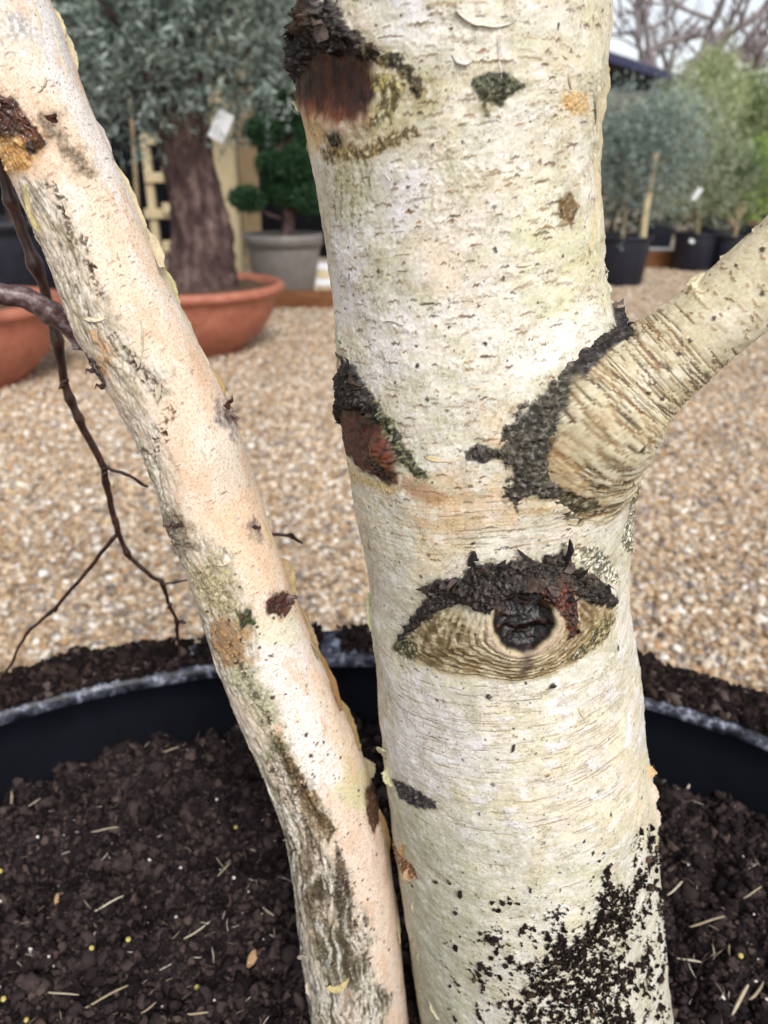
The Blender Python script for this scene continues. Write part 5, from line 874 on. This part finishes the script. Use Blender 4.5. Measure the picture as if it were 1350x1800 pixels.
V, F = skeleton((Xa(490, 7.9, 0), 7.9, 0), (xb, 7.9, 2.1), bl2, .07, 214, 10, .6); mesh('trunk', V, F, m_olivebark, o2, local=tuple(o2.location))
# second bowl and the big black pot beside it
e, x2 = bowl(-78, 4.25, .56, .45, 'terracotta bowl standing apart beside the dark twig, cut by a grey shoot', 202)
e, x3 = tub(20, 6.9, .60, .72, 'large blue-black plastic pot standing behind the terracotta bowls', m_blk, 203, .86)
p_ = empty('olive_tree', (x3, 6.9, .62)); tag(p_, 'dark olive shrub in the large blue-black pot', 'shrub'); bl3 = [(x3, 6.9, 1.75, .7, .6), (x3-.3, 6.9, 1.35, .5, .3), (x3+.35, 6.9, 2.3, .6, .6)]
crown('crown', p_, bl3, 600, 11, .07, .017, [(70, 84, 70), (92, 106, 90), (54, 68, 54)], 215, .4, (x3, 6.9, .62)); V, F = skeleton((x3, 6.9, .60), (x3, 6.9, 1.4), bl3, .05, 216, 8); mesh('trunk', V, F, m_olivebark, p_, local=(x3, 6.9, .62))
V, F = lathe([(.001, 0), (.03, .004), (.06, .03), (.05, .05), (.0, .055)], 10)
# grey pot with clipped juniper
e, gx = tub(497, 7.9, .375, .53, 'taupe grey plastic pot with a deep collar holding the clipped juniper', m_grey, 204, .74, rim=.20)
ju = empty('juniper', (gx, 7.9, .45)); tag(ju, 'cloud-pruned dark green juniper with rounded pads in the grey pot', 'shrub'); JB = (gx, 7.9, .45)
pads = [(462, 232, .17, .11), (505, 205, .15, .11), (438, 350, .15, .09), (500, 335, .22, .14), (528, 290, .22, .18), (480, 290, .13, .09), (535, 225, .17, .15), (545, 350, .15, .12), (515, 165, .14, .1)]
cen = []
for q, (px, py, ra, rb) in enumerate(pads):
    z = Za(py, 7.85); c = (Xa(px, 7.85, z), 7.85+.12*math.sin(q*2.3), z); cen.append(c)
    g = np.random.default_rng(300+q); n = int(5200*ra*(ra+rb)/.09*.35)+250; u = g.normal(0, 1, (n, 3)); u /= np.linalg.norm(u, axis=1, keepdims=True); st = np.array(c)+u*np.array([ra, ra, rb])*(g.random((n, 1))**.3)*.9
    V, F, cc = sprays(st, u+[0, 0, .5], g.uniform(.03, .06, n), 4, .035, .012, [(34, 66, 42), (46, 84, 52), (24, 48, 32), (62, 98, 58)], 310+q); mesh('foliage_pad', V, F, m_leaf, ju, False, cc, local=JB)
parts = [tube(catmull([(gx, 7.9, .42), (gx+.06, 7.88, .7), (gx-.05, 7.9, 1.0), (gx+.03, 7.9, 1.35)], 24), np.linspace(.05, .03, 24)*(1+.2*np.sin(np.arange(24))), 8)]
for c in cen: s_ = np.array((gx, 7.9, min(max(c[2]-.18, .6), 1.3))); parts.append(tube(catmull([s_, (s_+np.array(c))/2+[0, 0, -.03], c], 8), np.linspace(.022, .012, 8), 6))
V, F = merge(parts); mesh('trunk', V, F, m_olivebark, ju, local=JB)
# shed, posts, pallet, stake, edging
sh = empty('shed', (-3.2, 11.2, 0)); tag(sh, 'dark timber shed behind the olives', 'shed')
V, F = merge([box(-9.0+i_*.16, -9.0+i_*.16+.152, 11.0+.006*(i_ % 3), 11.03+.006*(i_ % 3), .02, 3.6) for i_ in range(53)]); mesh('board_wall', V, F, m_dark, sh, False, local=(-3.2, 11.2, 0))['kind'] = 'stuff'
V, F = box(-9, -.55, 11.06, 15, .0, 3.55); mesh('shed_body', V, F, m_dark, sh, False, local=(-3.2, 11.2, 0))
V, F = merge([box(-9.2, -.35, 10.7, 15.2, 3.6, 3.72, .02)]); mesh('roof', V, F, mat_noise('felt_roof', (60, 62, 70), (84, 86, 94), 30, .9, .3), sh, False, local=(-3.2, 11.2, 0))
def post(px0, px1, Y, py_top, label, mat=m_wood, d=.09, zt=None):
    x0, x1 = Xa(px0, Y, .8), Xa(px1, Y, .8); zt = zt or Za(py_top, Y); V, F = box(-(x1-x0)/2, (x1-x0)/2, -d/2, d/2, 0, zt, .008); o = mesh('timber_post', V, F, mat, None, False); o.location = ((x0+x1)/2, Y, 0); return tag(o, label, 'post')
post(384, 419, 8.9, 60, 'thick pale softwood post behind the old olive trunk', d=.2, zt=2.9)
post(424, 456, 9.6, 60, 'wide tan board upright behind the pale post', mat_noise('tan_board', (150, 130, 98), (178, 156, 122), 9, .8, .15, .2, stretch=(6, 6, .6)), d=.05, zt=2.9)
V, F = tube(catmull([(Xa(243, 8.3, .2), 8.3, 0), (Xa(236, 8.3, 1), 8.35, 1.0), (Xa(224, 8.3, 2), 8.3, 2.0)], 10), .022, 8); tag(mesh('stake', V, F, m_palebark), 'thin grey-brown stake standing against the dark shed', 'stake')
pl = empty('pallet', (Xa(285, 9.8), 9.8, 0)); tag(pl, 'pale yellow timber pallet on end beside the old olive trunk', 'pallet'); PLc = tuple(pl.location)
for py in (245, 312, 375, 440):
    z = Za(py, 9.8); x0 = Xa(257, 9.8, z); x1 = Xa(312, 9.8, z); V, F = box(x0, x1+.25, 9.72, 9.76, z-.055, z+.055, .006); mesh('slat', V, F, m_wood, pl, False, local=PLc)
    V, F = box(x1-.14, x1+.02, 9.66, 9.714, z+.0, z+.12, .008); mesh('block', V, F, m_wood, pl, False, local=PLc)
for px in (266, 330): x0 = Xa(px, 9.8, .8); V, F = box(x0-.045, x0+.045, 9.765, 9.85, 0, Za(235, 9.8), .006); mesh('bearer', V, F, m_wood, pl, False, local=PLc)
def sleeper(xc, Y, ln, h_, label, rz=0, d=.2):
    V, F = box(-ln/2, ln/2, -d/2, d/2, 0, h_, .012); V = V.copy(); o = mesh('timber_sleeper', V, F, m_sleep, None, False); o.location = (xc, Y, 0); o.rotation_euler[2] = rz; return tag(o, label, 'sleeper')
sleeper(Xa(520, 6.9), 6.85, 2.6, .13, 'brown timber sleeper edging the gravel before the grey pot', -.02)
sleeper(4.6, 9.9, 4.2, .19, 'orange-brown timber sleeper edging the gravel by the black pots', .0)
for k, (py, mt, nm) in enumerate(((508, m_tag, 'white'), (492, m_wood, 'yellow'), (474, m_tag, 'white'))):
    z = Za(py, 8.2); V, F = box(-.7, .5, -.05, .05, -.035, .035, .006); o = mesh('plank', V, F, mt, None, False); o.location = (Xa(610, 8.2, z), 8.2+k*.03, max(.036, .036+k*.074)); tag(o, ['white plank lying lowest of the stack beside the grey pot', 'yellow plank in the middle of the stack beside the grey pot', 'white plank on top of the stack beside the grey pot'][k], 'plank')
V, F = box(-3.2, 5.5, -1.0, 1.0, .0, .035, .01); o = mesh('path', V, F, mat_noise('concrete', (150, 148, 146), (184, 182, 180), 10, .85, .2), None, False); o.location = (5.2, 11.3, .004); o['kind'] = 'structure'

# rows of potted olives on the other side
def potted(px, Y, R_, H_, plabel, tlabel, blobs_px, pal, seed, nsh=500, ll=.06, lw=.014, r0=.03, up=.7, bark=m_palebark, cat='tree', name='olive_tree', ln=(.15, .35), mat=m_blk):
    e, x = tub(px, Y, R_, H_, plabel, mat, seed, .80, rim=.07); bl = []
    for (bx_, by_, ra, rb, dy) in blobs_px: z = Za(by_, Y+dy); bl.append((Xa(bx_, Y+dy, z), Y+dy, z, ra, rb))
    t = empty(name, (x, Y, H_*.9)); tag(t, tlabel, cat); loc = (x, Y, H_*.9); crown('crown', t, bl, nsh, 11, ll, lw, pal, seed+1, up, loc, ln)
    top = np.array(bl[0][:3]); V, F = skeleton((x, Y, H_*.86), (x*.4+top[0]*.6, Y, H_*.5+top[2]*.5), bl, r0, seed+2, 12, .25); mesh('trunk', V, F, bark, t, local=loc); return t
potted(1094, 8.35, .30, .48, 'blue-black plastic pot beside the birch trunk, below the grey olive', 'grey-green olive with dark shaded base beside the birch trunk', [(1110, 260, .55, .45, 0), (1150, 290, .45, .4, 0), (1080, 300, .5, .45, .1), (1085, 230, .4, .3, .2), (1170, 250, .35, .3, .1), (1100, 370, .4, .18, .1)], [(118, 134, 126), (140, 154, 146), (98, 114, 106), (164, 176, 168)], 401, 1300)
V, F = tube(catmull([(Xa(1129, 8.2, .4), 8.2, .40), (Xa(1137, 8.2, .8), 8.2, .75), (Xa(1150, 8.2, 1.1), 8.2, 1.25)], 14), np.linspace(.038, .03, 14), 10); tag(mesh('support_stake', V, F, m_wood), 'tan wooden stake tied up between the two olives in black pots', 'stake')
potted(1226, 9.6, .26, .42, 'black plastic pot under the pale olive with a white label', 'pale silver-green olive bush with loose upright shoots', [(1225, 290, .45, .5, 0), (1200, 240, .35, .45, 0), (1255, 330, .42, .35, 0), (1190, 350, .40, .3, 0), (1230, 380, .4, .2, 0)], PALEOLIVE, 411, 950, up=1.0)
potted(1290, 9.5, .24, .40, 'black plastic pot beside the pale olive and under the bright shrub', 'small dark leafy shrub in the pot beside the pale olive', [(1295, 340, .3, .3, .2), (1285, 300, .25, .3, .2)], [(92, 108, 80), (116, 130, 96), (74, 90, 64)], 421, 380)
potted(1325, 11.2, .28, .40, 'black plastic pot under the rounded yellow-green shrub', 'rounded bright yellow-green shrub above the black pots', [(1318, 300, .45, .35, 0), (1340, 350, .45, .35, 0), (1300, 345, .4, .3, 0), (1350, 290, .45, .35, .1)], [(150, 176, 82), (172, 194, 102), (126, 154, 68), (188, 204, 126)], 431, 900, .05, .022, .02, .5, cat='shrub', name='green_shrub', ln=(.06, .14))
potted(1160, 12.3, .24, .42, 'distant black plastic pot on the pale path behind the stake', 'tall feathery grey-green tree behind the stake', [(1165, 270, .6, .5, 0), (1185, 230, .4, .4, 0), (1130, 250, .5, .4, 0)], [(166, 180, 164), (184, 196, 180), (146, 162, 144)], 441, 800, .09, .02, up=1.2)
potted(1255, 13.6, .26, .42, 'distant black pot under the tall pale conifer', 'tall pale yellow-green feathery tree against the sky', [(1255, 185, .34, .55, 0), (1265, 130, .18, .35, 0), (1240, 200, .5, .5, 0), (1215, 190, .4, .5, 0)], [(176, 186, 140), (194, 202, 160), (152, 164, 118)], 451, 900, .09, .02, up=1.6, ln=(.2, .45))
potted(1325, 14.2, .26, .42, 'distant black pot beyond the bright shrub', 'pale upright feathery tree standing beyond the bright shrub', [(1310, 210, .45, .5, 0), (1335, 200, .5, .45, 0), (1300, 235, .5, .4, 0), (1350, 235, .5, .45, 0)], [(150, 164, 118), (170, 182, 140), (126, 142, 96)], 461, 1000, .09, .02, up=1.6, ln=(.2, .45))
e, xo = tub(1338, 12.2, .19, .34, 'small orange terracotta pot standing by the bright shrub', m_terra, 471, .7, rim=.16, z0=.035)
for px, py, Y, lb in ((1225, 341, 9.1, 'white plastic label hanging in the pale silver-green olive'), (1216, 424, 9.3, 'tiny white sticker tag on the rim of the pale olive pot')):
    V, F = box(-.03, .03, -.003, .003, -.07 if py < 400 else -.02, .07 if py < 400 else .02, .002); o = mesh('label_tag', V, F, m_tag, None, False); o.location = (Xa(px, Y, Za(py, Y)), Y, Za(py, Y)); o.rotation_euler = (.2, .45, .1); tag(o, lb, 'label')
# dark evergreen hedge closing the yard
hg = empty('evergreen_hedge', (5.5, 15.2, 0)); tag(hg, 'dark evergreen hedge closing the yard behind the potted trees', 'hedge')
g = np.random.default_rng(500); n = 5200; st = np.stack([g.uniform(-.5, 12, n), g.uniform(14.9, 15.7, n), 1.75*g.random(n)**.8], -1); V, F, c = sprays(st, g.normal(0, 1, (n, 3))+[0, -.4, .6], g.uniform(.1, .3, n), 8, .11, .05, [(44, 58, 44), (60, 74, 56), (34, 46, 36), (78, 92, 70)], 501); mesh('foliage', V, F, m_leaf, hg, False, c, local=(5.5, 15.2, 0))
V, F = merge([tube(catmull([(x_, 15.3, 0), (x_+.05, 15.3, .8), (x_-.04, 15.3, 1.6)], 6), .04, 6) for x_ in np.linspace(.5, 11.7, 22)]); mesh('stem', V, F, m_olivebark, hg, local=(5.5, 15.2, 0))
# low building whose dark gutter slopes behind the trees
bd = empty('low_building', (5.0, 22, 0)); tag(bd, 'low building with slate roof and dark blue gutter behind the trees', 'building'); BB = (5.0, 22, 0)
zl, zr = Za(92, 20.5), Za(152, 20.5); xl, xr = Xa(1040, 20.5, zl), Xa(1222, 20.5, zr)
V, F = box(-1.5, xr-.4, 20.8, 27, 0, zr-.1); mesh('wall', V, F, mat_noise('render_wall', (150, 140, 128), (176, 166, 152), 6, .9, .1), bd, False, local=BB)
sl = (zr-zl)/(xr-xl)
V, F = box(-1.6, xr, 20.5, 27.3, 0, .14); V = V.copy(); V[:, 2] += zr+(V[:, 0]-xr)*sl; mesh('roof', V, F, mat_noise('slate', (84, 84, 92), (112, 108, 110), 8, .8, .3), bd, False, local=BB)
V, F = box(-1.6, xr+.02, 20.36, 20.49, -.10, .08, .02); V = V.copy(); V[:, 2] += zr+(V[:, 0]-xr)*sl; mesh('gutter', V, F, mat_noise('navy_paint', (26, 32, 64), (36, 42, 78), 6, .4, .0), bd, False, local=BB)
# bare winter trees against the sky
def bare(px, Y, h_, r0, seed, label, lean=0., depth=5):
    g = np.random.default_rng(seed); x = Xa(px, Y, 3.0); parts = []
    def grow(p, d, ln, r_, k):
        q = p+d*ln; m_ = (p+q)/2+g.normal(0, .06, 3)*ln; parts.append(tube(catmull([p, m_, q], 6), np.linspace(r_, r_*.72, 6), 5 if k < 3 else 7, False))
        if k == 0: return
        for c in range(3 if k > 1 else 4):
            nd = d+g.normal(0, .5, 3)+[0, 0, .12]; nd /= np.linalg.norm(nd); grow(p+(q-p)*g.uniform(.55, 1), nd, ln*g.uniform(.6, .85), r_*.62, k-1)
    grow(np.zeros(3), np.array([lean, 0, 1.])/np.hypot(lean, 1), h_, r0, depth); V, F = merge(parts)
    o = empty('bare_tree', (x, Y, 0)); tag(o, label, 'tree'); nn = 6*7; V1, F1 = merge(parts[:1]); mesh('trunk', V1, F1, m_greybark, o); V, F = merge(parts[1:]); mesh('crown', V, F, m_greybark, o)
bare(1162, 24, 3.0, .24, 601, 'bare grey winter tree with a forked trunk above the building', .02, 4); bare(1258, 25, 2.6, .18, 602, 'bare leaning winter tree above the tall pale conifer', .30, 4)
bare(1108, 29, 2.7, .14, 603, 'thin bare winter tree standing close behind the birch trunk', .1, 4); bare(1330, 31, 2.8, .16, 604, 'far hazy bare winter tree beyond the feathery trees', -.05, 4)
